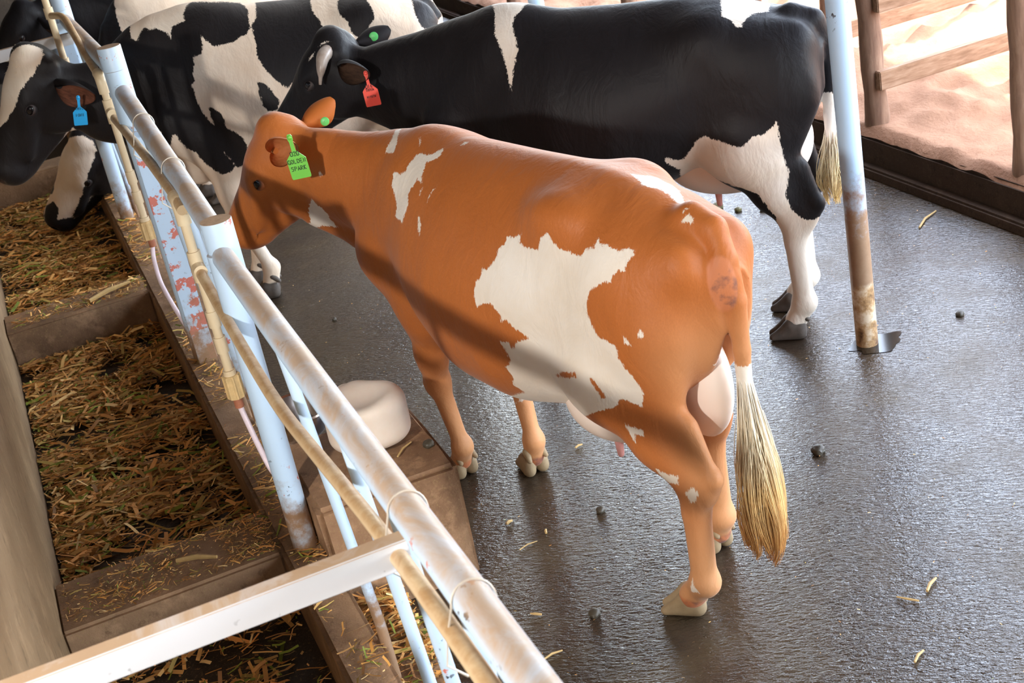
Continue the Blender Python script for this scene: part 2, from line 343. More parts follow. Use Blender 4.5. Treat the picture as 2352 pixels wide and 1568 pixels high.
class Field:
    """signed distance field on a regular grid; solids are melted together"""
    def __init__(s, lo, hi, h):
        s.h = h; s.lo = np.asarray(lo, float)
        s.n = np.ceil((np.asarray(hi)-s.lo)/h).astype(int)+1
        s.ax = [(s.lo[i]+h*np.arange(s.n[i])).astype(np.float32) for i in range(3)]
        s.f = np.full(s.n, 0.25, np.float32)
    def sl(s, lo, hi):
        out = []
        for i in range(3):
            a = int(np.clip(math.floor((lo[i]-s.lo[i])/s.h), 0, s.n[i]-1))
            b = int(np.clip(math.ceil((hi[i]-s.lo[i])/s.h)+1, a+1, s.n[i]))
            out.append(slice(a, b))
        return tuple(out)
    def grid(s, sl):
        return np.meshgrid(*[s.ax[i][sl[i]] for i in range(3)], indexing='ij', sparse=True)
    def put(s, sl, d, k, sub=False):
        o = s.f[sl]
        if sub:
            h = np.maximum(k-np.abs(o+d), 0)/k if k > 0 else 0
            s.f[sl] = np.maximum(o, -d)+h*h*k*0.25
        else:
            h = np.maximum(k-np.abs(o-d), 0)/k if k > 0 else 0
            s.f[sl] = np.minimum(o, d)-h*h*k*0.25
    def cone(s, a, b, ra, rb, k=.03, flat=1.0, lat=(0, 1, 0)):
        """tapered limb from a to b; flat<1 thins it along lat"""
        a = np.asarray(a, float); b = np.asarray(b, float); m = max(ra, rb)*max(1, flat)+k+.03
        sl = s.sl(np.minimum(a, b)-m, np.maximum(a, b)+m); X, Y, Z = s.grid(sl)
        ab = b-a; L = max(ab@ab, 1e-9)
        px, py, pz = X-a[0], Y-a[1], Z-a[2]
        t = np.clip((px*ab[0]+py*ab[1]+pz*ab[2])/L, 0, 1)
        qx, qy, qz = px-t*ab[0], py-t*ab[1], pz-t*ab[2]
        r = ra+(rb-ra)*t
        if flat != 1.0:
            l = nrm(lat); q = qx*l[0]+qy*l[1]+qz*l[2]
            n2 = qx*qx+qy*qy+qz*qz
            n1 = np.sqrt(np.maximum(n2-q*q+(q/flat)**2, 1e-9)); n0 = np.sqrt(np.maximum(n2, 1e-9))
            d = n0*(1-r/n1)
            d = np.maximum(d, -r)
        else:
            d = np.sqrt(qx*qx+qy*qy+qz*qz)-r
        s.put(sl, d.astype(np.float32), k)
    def chain(s, pts, rad, k=.03, flat=1.0, lat=(0, 1, 0)):
        for i in range(len(pts)-1): s.cone(pts[i], pts[i+1], rad[i], rad[i+1], k, flat, lat)
    def ell(s, c, r, ax=None, k=.03, sub=False):
        c = np.asarray(c, float); r = np.asarray(r, float)
        A = np.eye(3) if ax is None else np.asarray([nrm(v) for v in ax])
        ext = np.sqrt(((A*r[:, None])**2).sum(0))+k+.03
        sl = s.sl(c-ext, c+ext); X, Y, Z = s.grid(sl)
        px, py, pz = X-c[0], Y-c[1], Z-c[2]
        k0 = 0; k1 = 0; n0 = px*px+py*py+pz*pz
        for i in range(3):
            q = (px*A[i][0]+py*A[i][1]+pz*A[i][2])/r[i]
            k0 = k0+q*q
        k0 = np.sqrt(np.maximum(k0, 1e-6)); n0 = np.sqrt(np.maximum(n0, 1e-9))
        d = np.maximum(n0*(1-1/k0), -r.min())
        s.put(sl, d.astype(np.float32), k, sub)
    def loft(s, st, k=.03):
        """trunk: rows of x, z top, z bottom, half width, z of widest level, exponent top, exponent bottom"""
        st = np.asarray(st, float)
        xs = np.linspace(st[0, 0], st[-1, 0], 240)
        def sm(c):
            v = np.interp(xs, st[:, 0], st[:, c]); kk = np.hanning(15); kk /= kk.sum()
            return np.convolve(np.pad(v, 7, 'edge'), kk, 'valid')
        cols = [sm(c) for c in range(1, 7)]
        w = st[:, 3].max()+.08
        sl = s.sl((st[0, 0]-.08, -w, st[:, 2].min()-.08), (st[-1, 0]+.08, w, st[:, 1].max()+.08))
        X, Y, Z = s.grid(sl)
        zt, zb, hw, zm, nt, nb = [np.interp(X, xs, c) for c in cols]
        dz = Z-zm; up = dz > 0
        hz = np.where(up, zt-zm, zm-zb); n = np.where(up, nt, nb)
        r = ((np.abs(Y)/hw)**n+(np.abs(dz)/hz)**n)**(1/n)
        r = np.maximum(r, 1e-3)
        d = np.sqrt(Y*Y+dz*dz+1e-9)*(1-1/r)
        d = np.maximum(d, -np.minimum(hw, .3))
        d = np.maximum(d, np.maximum(st[0, 0]-X, X-st[-1, 0]))
        s.put(sl, d.astype(np.float32), k)
    def mesh(s, smooth=2):
        """naive surface nets -> verts, quads"""
        f = s.f; ins = f < 0
        n = s.n
        c = np.zeros(n-1, np.int8)
        for dx in (0, 1):
            for dy in (0, 1):
                for dz in (0, 1):
                    c += ins[dx:n[0]-1+dx, dy:n[1]-1+dy, dz:n[2]-1+dz]
        act = (c > 0) & (c < 8)
        I = np.argwhere(act); idx = -np.ones(n-1, np.int32); idx[act] = np.arange(len(I))
        acc = np.zeros((len(I), 3)); cnt = np.zeros(len(I))
        cor = [(a, b, e) for a in (0, 1) for b in (0, 1) for e in (0, 1)]
        val = {q: f[I[:, 0]+q[0], I[:, 1]+q[1], I[:, 2]+q[2]] for q in cor}
        for q in cor:
            for ax in range(3):
                if q[ax] == 0:
                    q2 = list(q); q2[ax] = 1; q2 = tuple(q2)
                    a, b = val[q], val[q2]; m = (a < 0) != (b < 0)
                    t = np.where(m, a/np.where(m, a-b, 1), 0)
                    p = np.tile(np.array(q, float), (len(I), 1)); p[:, ax] = t
                    acc[m] += p[m]; cnt[m] += 1
        V = s.lo+s.h*(I+acc/cnt[:, None])
        Q = []
        for ax in range(3):
            o1, o2 = [(1, 2), (2, 0), (0, 1)][ax]
            sl0 = [slice(1, n[i]-1) for i in range(3)]; sl0[ax] = slice(0, n[ax]-1)
            sl1 = list(sl0); sl1[ax] = slice(1, n[ax])
            a = ins[tuple(sl0)]; b = ins[tuple(sl1)]
            E = np.argwhere(a != b); inside = a[tuple(E.T)]
            for i in range(3):
                if i != ax: E[:, i] += 1
            def cell(d1, d2):
                e = E.copy(); e[:, o1] -= d1; e[:, o2] -= d2
                return idx[e[:, 0], e[:, 1], e[:, 2]]
            q = np.stack([cell(1, 1), cell(0, 1), cell(0, 0), cell(1, 0)], 1)
            q[~inside] = q[~inside][:, ::-1]
            Q.append(q)
        Q = np.concatenate(Q)
        ed = np.concatenate([Q[:, [0, 1]], Q[:, [1, 2]], Q[:, [2, 3]], Q[:, [3, 0]]])
        for _ in range(smooth):
            su = np.zeros_like(V); ct = np.zeros(len(V))
            for a, b in ((0, 1), (1, 0)):
                for i in range(3): su[:, i] += np.bincount(ed[:, a], V[ed[:, b], i], len(V))
                ct += np.bincount(ed[:, a], minlength=len(V))
            V = V*.5+.5*su/ct[:, None]
        return V, Q

def normals(V, Q):
    n = np.cross(V[Q[:, 2]]-V[Q[:, 0]], V[Q[:, 3]]-V[Q[:, 1]])
    N = np.zeros_like(V)
    for j in range(4):
        for i in range(3): N[:, i] += np.bincount(Q[:, j], n[:, i], len(V))
    return N/np.maximum(np.linalg.norm(N, axis=1), 1e-12)[:, None]

def head_frame(c):
    """origin at the poll; f along the face, u out of the forehead, s to the animal's left"""
    f = nrm(c['muzzle']-np.asarray(c['poll'], float)); u = np.asarray(c.get('headup', (0, 0, 1)), float)
    u = nrm(u-f*(u@f)); s = np.cross(u, f)
    return np.asarray(c['poll'], float), f, u, nrm(s), np.linalg.norm(np.asarray(c['muzzle'], float)-c['poll'])/.50

def cow_field(c, h):
    """c: pose and build of one cow, in its own frame (x forward, y left, z up)"""
    O, f, u, s, S = head_frame(c); c = dict(c, hook=np.array(c['hook']), pin=np.array(c['pin']))
    mz = O+f*.5*S
    pts = np.array([O, mz]); tail = np.array(c['tail'])[:, :3]
    lo = np.minimum(np.minimum(pts.min(0), tail.min(0))-.2, (-.5, -.5, -.02)); lo[2] = -.02
    hi = np.maximum(np.maximum(pts.max(0), tail.max(0))+.2, (1.5, .5, 1.62))
    F = Field(lo, hi, h)
    F.loft(c['trunk'], .02)
    # pelvis: hooks, pins, sacral ridge
    for y in (1, -1):
        F.ell(c['hook']*np.array((1, y, 1)), (.09, .045, .045), k=.15)
        F.ell(c['pin']*np.array((1, y, 1)), (.05, .035, .05), k=.12)
        F.ell((c['hook']*np.array((1, y, 1))+c['pin']*np.array((1, y, 1)))/2+np.array((-.02, -.02*y, -.08)), (.14, .06, .10), k=.10)
    # neck
    nk = c['neck']
    F.chain([p[:3] for p in nk], [p[3] for p in nk], .10, c.get('neckflat', .62), c.get('necklat', (0, 1, 0)))
    if 'dewlap' in c:
        dl = c['dewlap']; F.chain([p[:3] for p in dl], [p[3] for p in dl], .06, .7)
    # head
    W = c.get('headfat', 1.0)
    def H(a, b, e=0.0): return O+S*(f*a+W*(u*b+s*e))
    A = (f, s, u)
    F.ell(H(.10, -.075), S*np.array((.14, .092*W, .10*W)), A, .05)
    F.cone(H(.10, -.075), H(.44, -.075), .092*S*W, .062*S*W, .04, .90, s)
    F.ell(H(.13, -.035), S*np.array((.15, .088*W, .05*W)), A, .04)
    F.ell(H(.01, -.01), S*np.array((.055, .062*W, .05*W)), A, .05)
    F.ell(H(.455, -.095), S*np.array((.062, .066*W, .062*W)), A, .03)
    F.ell(H(.46, -.06), S*np.array((.04, .052*W, .03*W)), A, .02)
    F.cone(H(.10, -.21), H(.41, -.14), .055*S*W, .038*S*W, .06, .8, s)
    for y in (1, -1):
        F.ell(H(.12, -.155, .048*y), S*np.array((.125, .04*W, .10*W)), A, .035)
        F.ell(H(.165, -.058, .075*y), S*np.array((.05, .024*W, .034*W)), A, .04)
        F.cone(H(.22, -.075, .06*y), H(.36, -.115, .045*y), .03*S*W, .022*S*W, .03)
        F.ell(H(.17, -.066, .103*y), S*np.array((.026, .014*W, .02*W)), A, .012, True)
        F.ell(H(.495, -.068, .034*y), S*np.array((.022, .012*W, .014*W)), A, .008, True)
        F.cone(H(.0, -.055, .04*y), H(.0, -.07, .055*y), .034*S*W, .026*S*W, .04)
        F.cone(H(.42, -.132, .063*y), H(.35, -.128, .058*y), .004, .004, .01)
    # legs
    for L in c['fore']:
        p = [np.array(q) for q in L]     # shoulder blade top, shoulder point, elbow, knee, fetlock, coronet
        y = 1 if p[1][1] > 0 else -1
        F.cone(p[0], p[1], .10, .10, .09, .55)
        F.cone(p[1], p[2], .105, .105, .08, .62)
        F.cone(p[2]+np.array((.02, 0, .08)), p[3]+(p[2]-p[3])*.35, .098, .062, .06, .72)
        F.cone(p[2]+np.array((-.03, 0, .05)), p[3]+(p[2]-p[3])*.5, .06, .04, .05, .72)
        F.cone(p[3]+(p[2]-p[3])*.4, p[3], .060, .045, .04)
        F.ell(p[3]+np.array((.008, 0, 0)), (.050, .045, .06), k=.03)
        F.cone(p[3], p[4], .040, .031, .03)
        F.ell(p[4], (.042, .040, .045), k=.025)
        F.cone(p[4], p[5], .038, .043, .02)
    for L in c['hind']:
        p = [np.array(q) for q in L]     # hip, stifle, hock point, hock front, fetlock, coronet
        F.cone(p[0], p[1], .19, .15, .10, .55)
        F.cone(p[0]+np.array((-.10, 0, -.06)), p[0]*.4+p[2]*.6+np.array((.05, 0, .02)), .13, .075, .09, .6)
        F.cone(p[1], p[1]*.4+p[3]*.6, .115, .075, .07, .68)
        F.cone(p[1]*.4+p[3]*.6, p[3], .072, .052, .05, .8)
        F.cone(p[0]*.3+p[2]*.7, p[2], .045, .024, .04, .7)
        F.cone(p[1]*.5+p[0]*.1+p[2]*.4, p[2]*.6+p[3]*.4, .07, .038, .05, .45)
        F.cone(p[2], p[3]*.75+p[4]*.25, .027, .035, .03)
        F.ell((p[3]+p[2])/2*.6+p[3]*.4, (.062, .042, .075), k=.03)
        F.cone(p[3], p[4], .046, .040, .03)
        F.ell(p[4], (.048, .046, .045), k=.03)
        F.cone(p[4], p[5], .040, .045, .02)
    # tail
    tl = c['tail']; n = len(tl)
    g = c.get('cleft', (-.32, .85)); F.ell((g[0], 0, g[1]), (.13, .042, .22), k=.05, sub=True)
    F.chain([np.array(q[:3]) for q in tl[:2]], [q[3] for q in tl[:2]], .035)
    F.chain([np.array(q[:3]) for q in tl[1:]], [q[3] for q in tl[1:]], .010)
    for e in c.get('extra', []):
        if e[0] == 'cone': F.cone(*e[1:])
        else: F.ell(*e[1:])
    return F

def poly_sd(P, poly):
    """signed distance of 2-D points to a polygon, positive inside"""
    n = len(poly); d = np.full(len(P), 1e9); ins = np.zeros(len(P), bool)
    for i in range(n):
        a = poly[i]; b = poly[(i+1) % n]; e = b-a; w = P-a
        t = np.clip((w@e)/max(e@e, 1e-12), 0, 1)
        q = w-t[:, None]*e
        d = np.minimum(d, (q*q).sum(1))
        c = (a[1] <= P[:, 1]) != (b[1] <= P[:, 1])
        if c.any():
            x = a[0]+(P[:, 1]-a[1])/(b[1]-a[1] if b[1] != a[1] else 1e-12)*e[0]
            ins ^= c & (P[:, 0] < x)
    d = np.sqrt(d)
    return np.where(ins, d, -d)

def coat(V, N, polys, base=-.2):
    """polys: (dir, depth range, [3-D outline points on the hide], sign); returns signed distance, + on white"""
    pat = np.full(len(V), base)
    for pl in polys:
        P3 = np.array(pl['p'], float); sgn = pl.get('s', 1)
        c = P3.mean(0); w = np.array(pl['n'], float) if 'n' in pl else None
        if w is None:
            w = np.linalg.svd(P3-c)[2][2]
        w = nrm(w); a = nrm(np.cross(w, (0.13, .27, .95))); b = np.cross(w, a)
        q = (V-c)@np.stack([a, b], 1); poly = (P3-c)@np.stack([a, b], 1)
        dep = (V-c)@w; dp = (P3-c)@w
        mrg = pl.get('m', .15)
        sel = (N@w > pl.get('c', -.1)) & (dep > dp.min()-mrg) & (dep < dp.max()+mrg)
        lo = poly.min(0)-.06; hi = poly.max(0)+.06
        sel &= ((q > lo) & (q < hi)).all(1)
        if not sel.any(): continue
        sd = poly_sd(q[sel], poly)
        if sgn > 0: pat[sel] = np.maximum(pat[sel], sd)
        else: pat[sel] = np.minimum(pat[sel], -sd)
    return pat

def hoof_shape():
    F = Field((-.09, -.09, -.004), (.11, .09, .15), .0042)
    for y in (1, -1):
        F.cone((-.034, .029*y, .028), (.070, .022*y, .012), .032, .015, .008, .85)
        F.cone((-.036, .027*y, .055), (-.004, .026*y, .056), .030, .029, .012, .85)
        F.cone((-.004, .026*y, .056), (.066, .022*y, .014), .029, .015, .012, .85)
        F.cone((-.045, .030*y, .112), (-.074, .036*y, .082), .016, .010, .006)
    Z = F.ax[2][None, None, :]
    F.f = np.maximum(F.f, .0005-Z)
    return F.mesh(2)

def udder_shape(c, h):
    F = Field((-.42, -.3, .38), (.55, .3, 1.12), h)
    for e in c['udder']:
        F.ell(*e[:2], k=.05)
    return F.mesh(2)

def teat_shape(l=.062):
    F = Field((-.03, -.03, -.08), (.03, .03, .04), .004)
    F.cone((0, 0, .02), (0, 0, -l+.012), .016, .0115, .01)
    return F.mesh(2)

# ================================================================ BLOCK, SALT LICK, BOWL
bm = bmesh.new(); add_box(bm, (.50, 4.075, -.02), (1.005, 4.63, .452), .018, .006)
bmesh.ops.subdivide_edges(bm, edges=bm.edges, cuts=2, use_grid_fill=True)
for v in bm.verts: v.co += Vector((random.uniform(-1, 1), random.uniform(-1, 1), random.uniform(-1, 1)))*.0035
blk = bm_obj('concrete_plinth', bm, M_block, None, True); tag(blk, 'low brown stained concrete plinth against the fence carrying the salt lick', 'plinth')
F = Field((-.19, -.19, -.02), (.19, .19, .26), .006)
Xg, Yg, Zg = np.meshgrid(*F.ax, indexing='ij')
rr = np.sqrt(Xg**2+(Yg*1.02)**2)*(1+.05*np.cos(3*np.arctan2(Yg, Xg)+.8)); q = np.stack([rr-.082, np.abs(Zg-.105)-.045]); 
F.f = (np.sqrt((np.maximum(q, 0)**2).sum(0))+np.minimum(q.max(0), 0)-.052).astype(np.float32)
F.ell((-.04, -.02, .225), (.075, .06, .05), k=.06, sub=True); F.ell((.16, .06, .2), (.06, .09, .07), k=.05, sub=True); F.ell((.05, .13, .12), (.05, .03, .06), k=.03)
V, Q = F.mesh(3)
k = N('salt'); v = k.coord(); f = k.noise(v, 9, 5, .6); k.col(k.mix(f, (.74, .58, .45), (.90, .83, .75))).rough(.5)
k.b.inputs['Subsurface Weight'].default_value = .15; k.b.inputs['Subsurface Radius'].default_value = (.02, .012, .008); k.bump(f, .2, .006)
o = from_np('salt_lick', V*np.array((1.1, 1.1, 1.0)), Q, k.m); o.location = (.80, 4.40, .462); o.rotation_euler = (.0, .03, .6)
tag(o, 'cream white rounded salt lick with licked hollows on the plinth', 'salt lick')
bm = bmesh.new(); ns = 32; prof = [(.02, .0), (.085, .0), (.115, .03), (.128, .10), (.138, .105), (.136, .112), (.124, .108), (.108, .035), (.08, .010), (.0, .008)]
R_ = []
for r, z in prof: R_.append([bm.verts.new((r*math.cos(2*math.pi*j/ns), r*math.sin(2*math.pi*j/ns), z)) for j in range(ns)] if r > 0 else [bm.verts.new((0, 0, z))])
for a, b in zip(R_[:-1], R_[1:]):
    for j in range(ns):
        bm.faces.new((a[j], a[(j+1) % ns], b[(j+1) % ns], b[j]) if len(b) > 1 else (a[j], a[(j+1) % ns], b[0]))
bm.faces.new(R_[0][::-1])
o = bm_obj('drinking_bowl', bm, plain('stainless', (.60, .58, .60), .22, .1, 20, .5, 1.0), None, True); o.location = (.63, 4.86, .36); tube('bracket', [(-.16, 0, .098), (-.12, 0, .098)], .012, M_wire, o, 8); tube('bracket', [(-.135, 0, .10), (-.135, 0, -.275)], .012, M_wire, o, 8); tag(o, 'stainless steel drinking bowl on the trough wall behind the salt lick', 'bowl')

# ================================================================ CHOPPED STRAW
STRAW = np.array([(.50, .27, .08), (.58, .35, .12), (.42, .20, .05), (.30, .15, .045), (.64, .44, .19), (.36, .25, .07), (.17, .20, .03), (.54, .25, .07), (.24, .12, .045), (.55, .29, .10), (.46, .24, .07)])
k = N('chopped_straw'); k.col(k.attr('tint', True)).rough(.7).spec(.25); M_straw = k.m
def straw(name, n, x0, x1, y0, y1, zf, lmin, lmax, wmax, dens, label, lift=.03, seed=0, tint=None):
    r = np.random.default_rng(seed); P0 = np.empty((0, 2))
    while len(P0) < n:
        q = np.stack([r.uniform(x0, x1, n*2), r.uniform(y0, y1, n*2)], 1)
        if dens is not None: q = q[r.random(len(q)) < dens(q[:, 0], q[:, 1])]
        P0 = np.concatenate([P0, q])
    P0 = P0[:n]; a = r.normal(.0, .75, n)+np.where(r.random(n) < .25, r.uniform(0, 3.1, n), 0); L = lmin+(lmax-lmin)*r.random(n)**2.6; W = r.uniform(.0022, wmax*1.25, n)*np.clip(L/.05, .6, 1.4)
    pit = r.normal(0, .16, n); roll = r.uniform(-.7, .7, n); bow = r.normal(0, .10, n)
    d = np.stack([np.cos(a)*np.cos(pit), np.sin(a)*np.cos(pit), np.sin(pit)], 1); s = np.stack([-np.sin(a), np.cos(a), 0*a], 1); u = np.cross(d, s)
    s2 = s*np.cos(roll)[:, None]+u*np.sin(roll)[:, None]; nn = np.cross(d, s2)
    c = np.stack([P0[:, 0], P0[:, 1], zf(P0[:, 0], P0[:, 1])+lift*r.random(n)**1.5+.004], 1)
    V = np.zeros((n, 6, 3)); half = L[:, None]/2
    for j, t in enumerate((-1, 0, 1)):
        ctr = c+d*half*t+nn*(bow*L)[:, None]*(1-t*t)
        V[:, j*2] = ctr-s2*W[:, None]/2; V[:, j*2+1] = ctr+s2*W[:, None]/2
    V[:, :, 0] = np.clip(V[:, :, 0], x0-.01, x1+.02)
    V[:, :, 2] = np.maximum(V[:, :, 2], zf(P0[:, 0], P0[:, 1])[:, None]+.001)
    V[:, :, 1] = np.clip(V[:, :, 1], y0-.02, y1+.02)
    b = (np.arange(n)*6)[:, None]; Fq = np.concatenate([b+np.array([0, 2, 3, 1]), b+np.array([2, 4, 5, 3])])
    cc = (STRAW if tint is None else tint)[r.integers(0, len(STRAW), n)]*r.uniform(.95, 2.0, n)[:, None]; cc = np.repeat(cc, 6, 0)
    o = from_np(name, V.reshape(-1, 3), Fq, M_straw, None, False, {'tint': cc}); tag(o, label, 'straw', None, 'stuff'); return o
def dens(X, Y): return np.clip((vnoise(X+9, Y, 4.2, 21)*.6+vnoise(X+9, Y, 9.5, 22)*.5-.26)*3.0, .05, 1)
def mound(X, Y): return .03+.05*np.clip(vnoise(X+9, Y, 4.2, 21)-.35, 0, 1)
straw('chopped_straw', 13000, -.37, .36, 4.62, 7.30, mound, .012, .15, .010, dens, 'chopped straw and maize stalk in the middle trough bay behind the white bar', .035, 1)
straw('chopped_straw', 10000, -.37, .36, 7.64, 10.5, mound, .012, .15, .010, dens, 'chopped straw in the far trough bay under the white faced feeding cow', .035, 2)
straw('chopped_straw', 4000, -.37, .36, 1.5, 4.22, mound, .012, .13, .010, dens, 'chopped straw in the nearest trough bay under the white bar', .03, 3)
flat = lambda z: (lambda X, Y: 0*X+z)
straw('straw_litter', 1700, .39, .50, 1.8, 9.5, flat(.252), .006, .10, .006, lambda X, Y: np.clip(1.35*vnoise(X, Y, 6, 8)-.3, 0.03, 1), 'straw litter scattered along the wall top under the fence', .012, 4)
straw('straw_litter', 1500, -.36, .37, 4.28, 4.59, flat(.249), .004, .05, .005, lambda X, Y: np.clip(1.2*vnoise(X, Y, 7, 9)-.2+.5*(X > .2), 0.03, 1), 'straw crumbs on the nearer trough divider', .006, 5)
straw('straw_litter', 900, -.36, .37, 7.34, 7.61, flat(.249), .004, .07, .006, lambda X, Y: np.clip(1.2*vnoise(X, Y, 7, 9)-.2+.6*(X > .2), 0.03, 1), 'straw crumbs on the farther trough divider', .010, 6)
straw('straw_litter', 1500, .53, .69, 1.8, 4.05, flat(.087), .010, .13, .009, lambda X, Y: np.clip(1.35*vnoise(X, Y, 6, 8)-.2, 0.05, 1), 'straw litter on the low step between the fence tubes and the pen floor', .02, 14)
straw('floor_specks', 900, .75, 4.1, 1.5, 7.5, flat(.001), .003, .012, .004, lambda X, Y: 1.0-((X < 1.03) & (Y > 4.03) & (Y < 4.67))-0.0, 'tiny straw specks over the wet pen floor', .001, 7)
# single stalks and clods one can point to
M_st = plain('dry_stalk', (.50, .33, .13), .7, .25, 40)
def stalk(x, y, z, L, a, label, w=.004):
    o = tube('straw_stalk', [(-L/2, 0, 0), (0, .06*L, .003), (L/2, 0, 0)], [w*.8, w, w*.6], M_st, None, 6); o.location = (x, y, z+w); o.rotation_euler = (0, 0, a)
    tag(o, label, 'straw', 'loose stalks')

for a in ((1.20, 4.30, .001, .028, .3, 'short thick straw bit on the wet floor between the brown cow and the plinth', .007),
          (1.288, 4.158, .001, .026, 1.2, 'small pale straw bit on the floor right of the plinth corner', .005),
          (1.20, 4.118, .001, .075, .15, 'thin yellow straw stalk on the wet floor right of the plinth', .0025),
          (2.16, 3.09, .001, .075, .55, 'pale straw piece on the wet floor at the lower right', .006),
          (2.06, 3.076, .001, .07, 2.2, 'short greenish stalk beside the pale piece at the lower right', .004),
          (1.92, 2.833, .001, .06, .5, 'crossed straw bits on the floor near the lower right edge', .005),
          (1.06, 3.72, .001, .04, 2.4, 'curled straw bit on the floor beside the nearest top rail', .005),
          (1.02, 3.49, .001, .07, .1, 'straw stalk on the floor at the lower edge next to the rail', .004),
          (1.645, 4.644, .001, .035, .2, 'yellow straw bit on the floor below the white belly patch', .005),
          (4.0, 5.53, .001, .22, .55, 'long brown stalk on the shining floor beside the kerb', .006),
          (.877, 4.267, .458, .10, .75, 'split straw stalk lying on the plinth beside the salt lick', .004),
          (.18, 7.45, .252, .26, .45, 'wide dry stalk on the farther trough divider', .014),
          (.10, 4.40, .252, .15, -.5, 'flat dry stalk on the nearer trough divider', .010)): stalk(*a)

M_dung = plain('dung', (.055, .045, .03), .5, .4, 50, .5, 0, .6)
def clod(x, y, r, label, z=0.0, m=None, name='dung_clod', cat='clod'):
    bm = bmesh.new(); bmesh.ops.create_icosphere(bm, subdivisions=3, radius=r)
    for v in bm.verts:
        v.co *= 1+random.uniform(-.08, .08)+.15*math.sin(v.co.x/r*3)*math.cos(v.co.y/r*2.5); v.co.z = max(v.co.z*.75, -r*.45)
    o = bm_obj(name, bm, m or M_dung, None, True); o.location = (x, y, z+r*.44); tag(o, label, cat)

for a in ((2.341, 3.995, .026, 'dark round dung clod on the wet floor right of the tail'),
          (1.508, 4.156, .018, 'small dark clod on the floor below the udder of the brown cow'),
          (1.22, 3.60, .02, 'wet lump of dung on the floor left of the near hind hoof'),
          (3.43, 4.561, .018, 'small brown clod on the bright wet floor right of the pole'),
          (1.188, 6.72, .012, 'tiny pale clod on the floor under the head of the brown cow')): clod(*a)
clod(.957, 4.238, .020, 'small brown stone on the plinth beside the straw stalk', .456, M_dung, 'pebble', 'stone')
M_gd = plain('greenish_dung', (.10, .085, .03), .4, .4, 50, .5, 0, .6)
for i, (x, y) in enumerate(((3.30, 6.32), (3.42, 6.40), (3.52, 6.30), (3.60, 6.47), (3.36, 6.52))): clod(x, y, .016+.004*i, ['leftmost', 'second', 'third', 'fourth', 'last'][i]+' dung lump of the row on the floor below the black cow udder', 0, M_gd)


# ================================================================ POLES AND TIMBER FENCES
M_pole = pipe_paint('pole_paint', .2, .82, .74, (.40, .57, .76), True)
def pole(x, y, label, r=.046):
    o = tube('roof_pole', [(x, y, -.02), (x, y, 2.985)], r, M_pole, None, 20); tag(o, label, 'pole', 'blue roof poles')
pole(2.995, 4.615, 'pale blue steel roof pole with rust scaled foot behind the black cow')
pole(2.96, 7.65, 'blue roof pole seen above the back of the black cow')
pole(2.95, 10.4, 'thin far blue roof pole beyond the rump of the spotted cow', .04)
k = N('puddle'); k.col((.02, .014, .009)).rough(.09); M_pud = k.m
bm = bmesh.new(); vs = [bm.verts.new((3.02+(.10+.012*math.sin(3*a+1)+.008*math.sin(5*a)+.006*math.sin(9*a))*1.15*math.cos(a), 4.59+(.085+.010*math.cos(4*a)+.006*math.sin(7*a))*math.sin(a), .0022)) for a in np.linspace(0, 6.283, 90)[:-1]]; bm.faces.new(vs)
tag(bm_obj('puddle', bm, M_pud), 'dark puddle around the foot of the blue pole', 'puddle')
M_wp = wood_post(); M_wd = wood()

def wood_fence(x, y, rails, lab, xp=(0, 2.4, 4.8), x1=9.5, rp=.062):
    r = empty('timber_fence', (x, y, .2), 0, lab, 'fence', 'timber fences of the yard')
    for i, dx in enumerate(xp):
        bm = bmesh.new(); n = 14
        pts = [(dx+.008*math.sin(j*1.7+i), .008*math.cos(j*1.3+i), -.05+1.75*j/(n-1)) for j in range(n)]
        add_tube(bm, pts, [rp*(1.12 if j < 2 else 1+.05*math.sin(j*2.1+i)) for j in range(n)], 16); bm_obj('post', bm, M_wp, r, True)
    for j, z in enumerate(rails):
        bm = bmesh.new(); add_box(bm, (-.03+.02*j, -rp-.045, z-.2-.052), (x1-x, -rp+.004, z-.2+.052), .005)
        bm_obj('rail', bm, M_wd, r)
wood_fence(4.34, 5.20, (.54, .925, 1.32), 'round post and sawn rails of the nearest timber fence at the right edge')
wood_fence(4.34, 6.40, (.50, .92, 1.32), 'timber fence of the middle post right beside the blue pole')
wood_fence(4.34, 7.62, (.45, .88, 1.3), 'timber fence seen between the black cow rump and the blue pole', (0, .55, 3.0))
wood_fence(4.36, 9.4, (.5, .95, 1.35), 'farther timber fence above the back of the black cow', (0, 2.4))
wood_fence(4.36, 11.8, (.5, .95, 1.35), 'farthest timber fence above the back of the black cow', (0, 2.4))


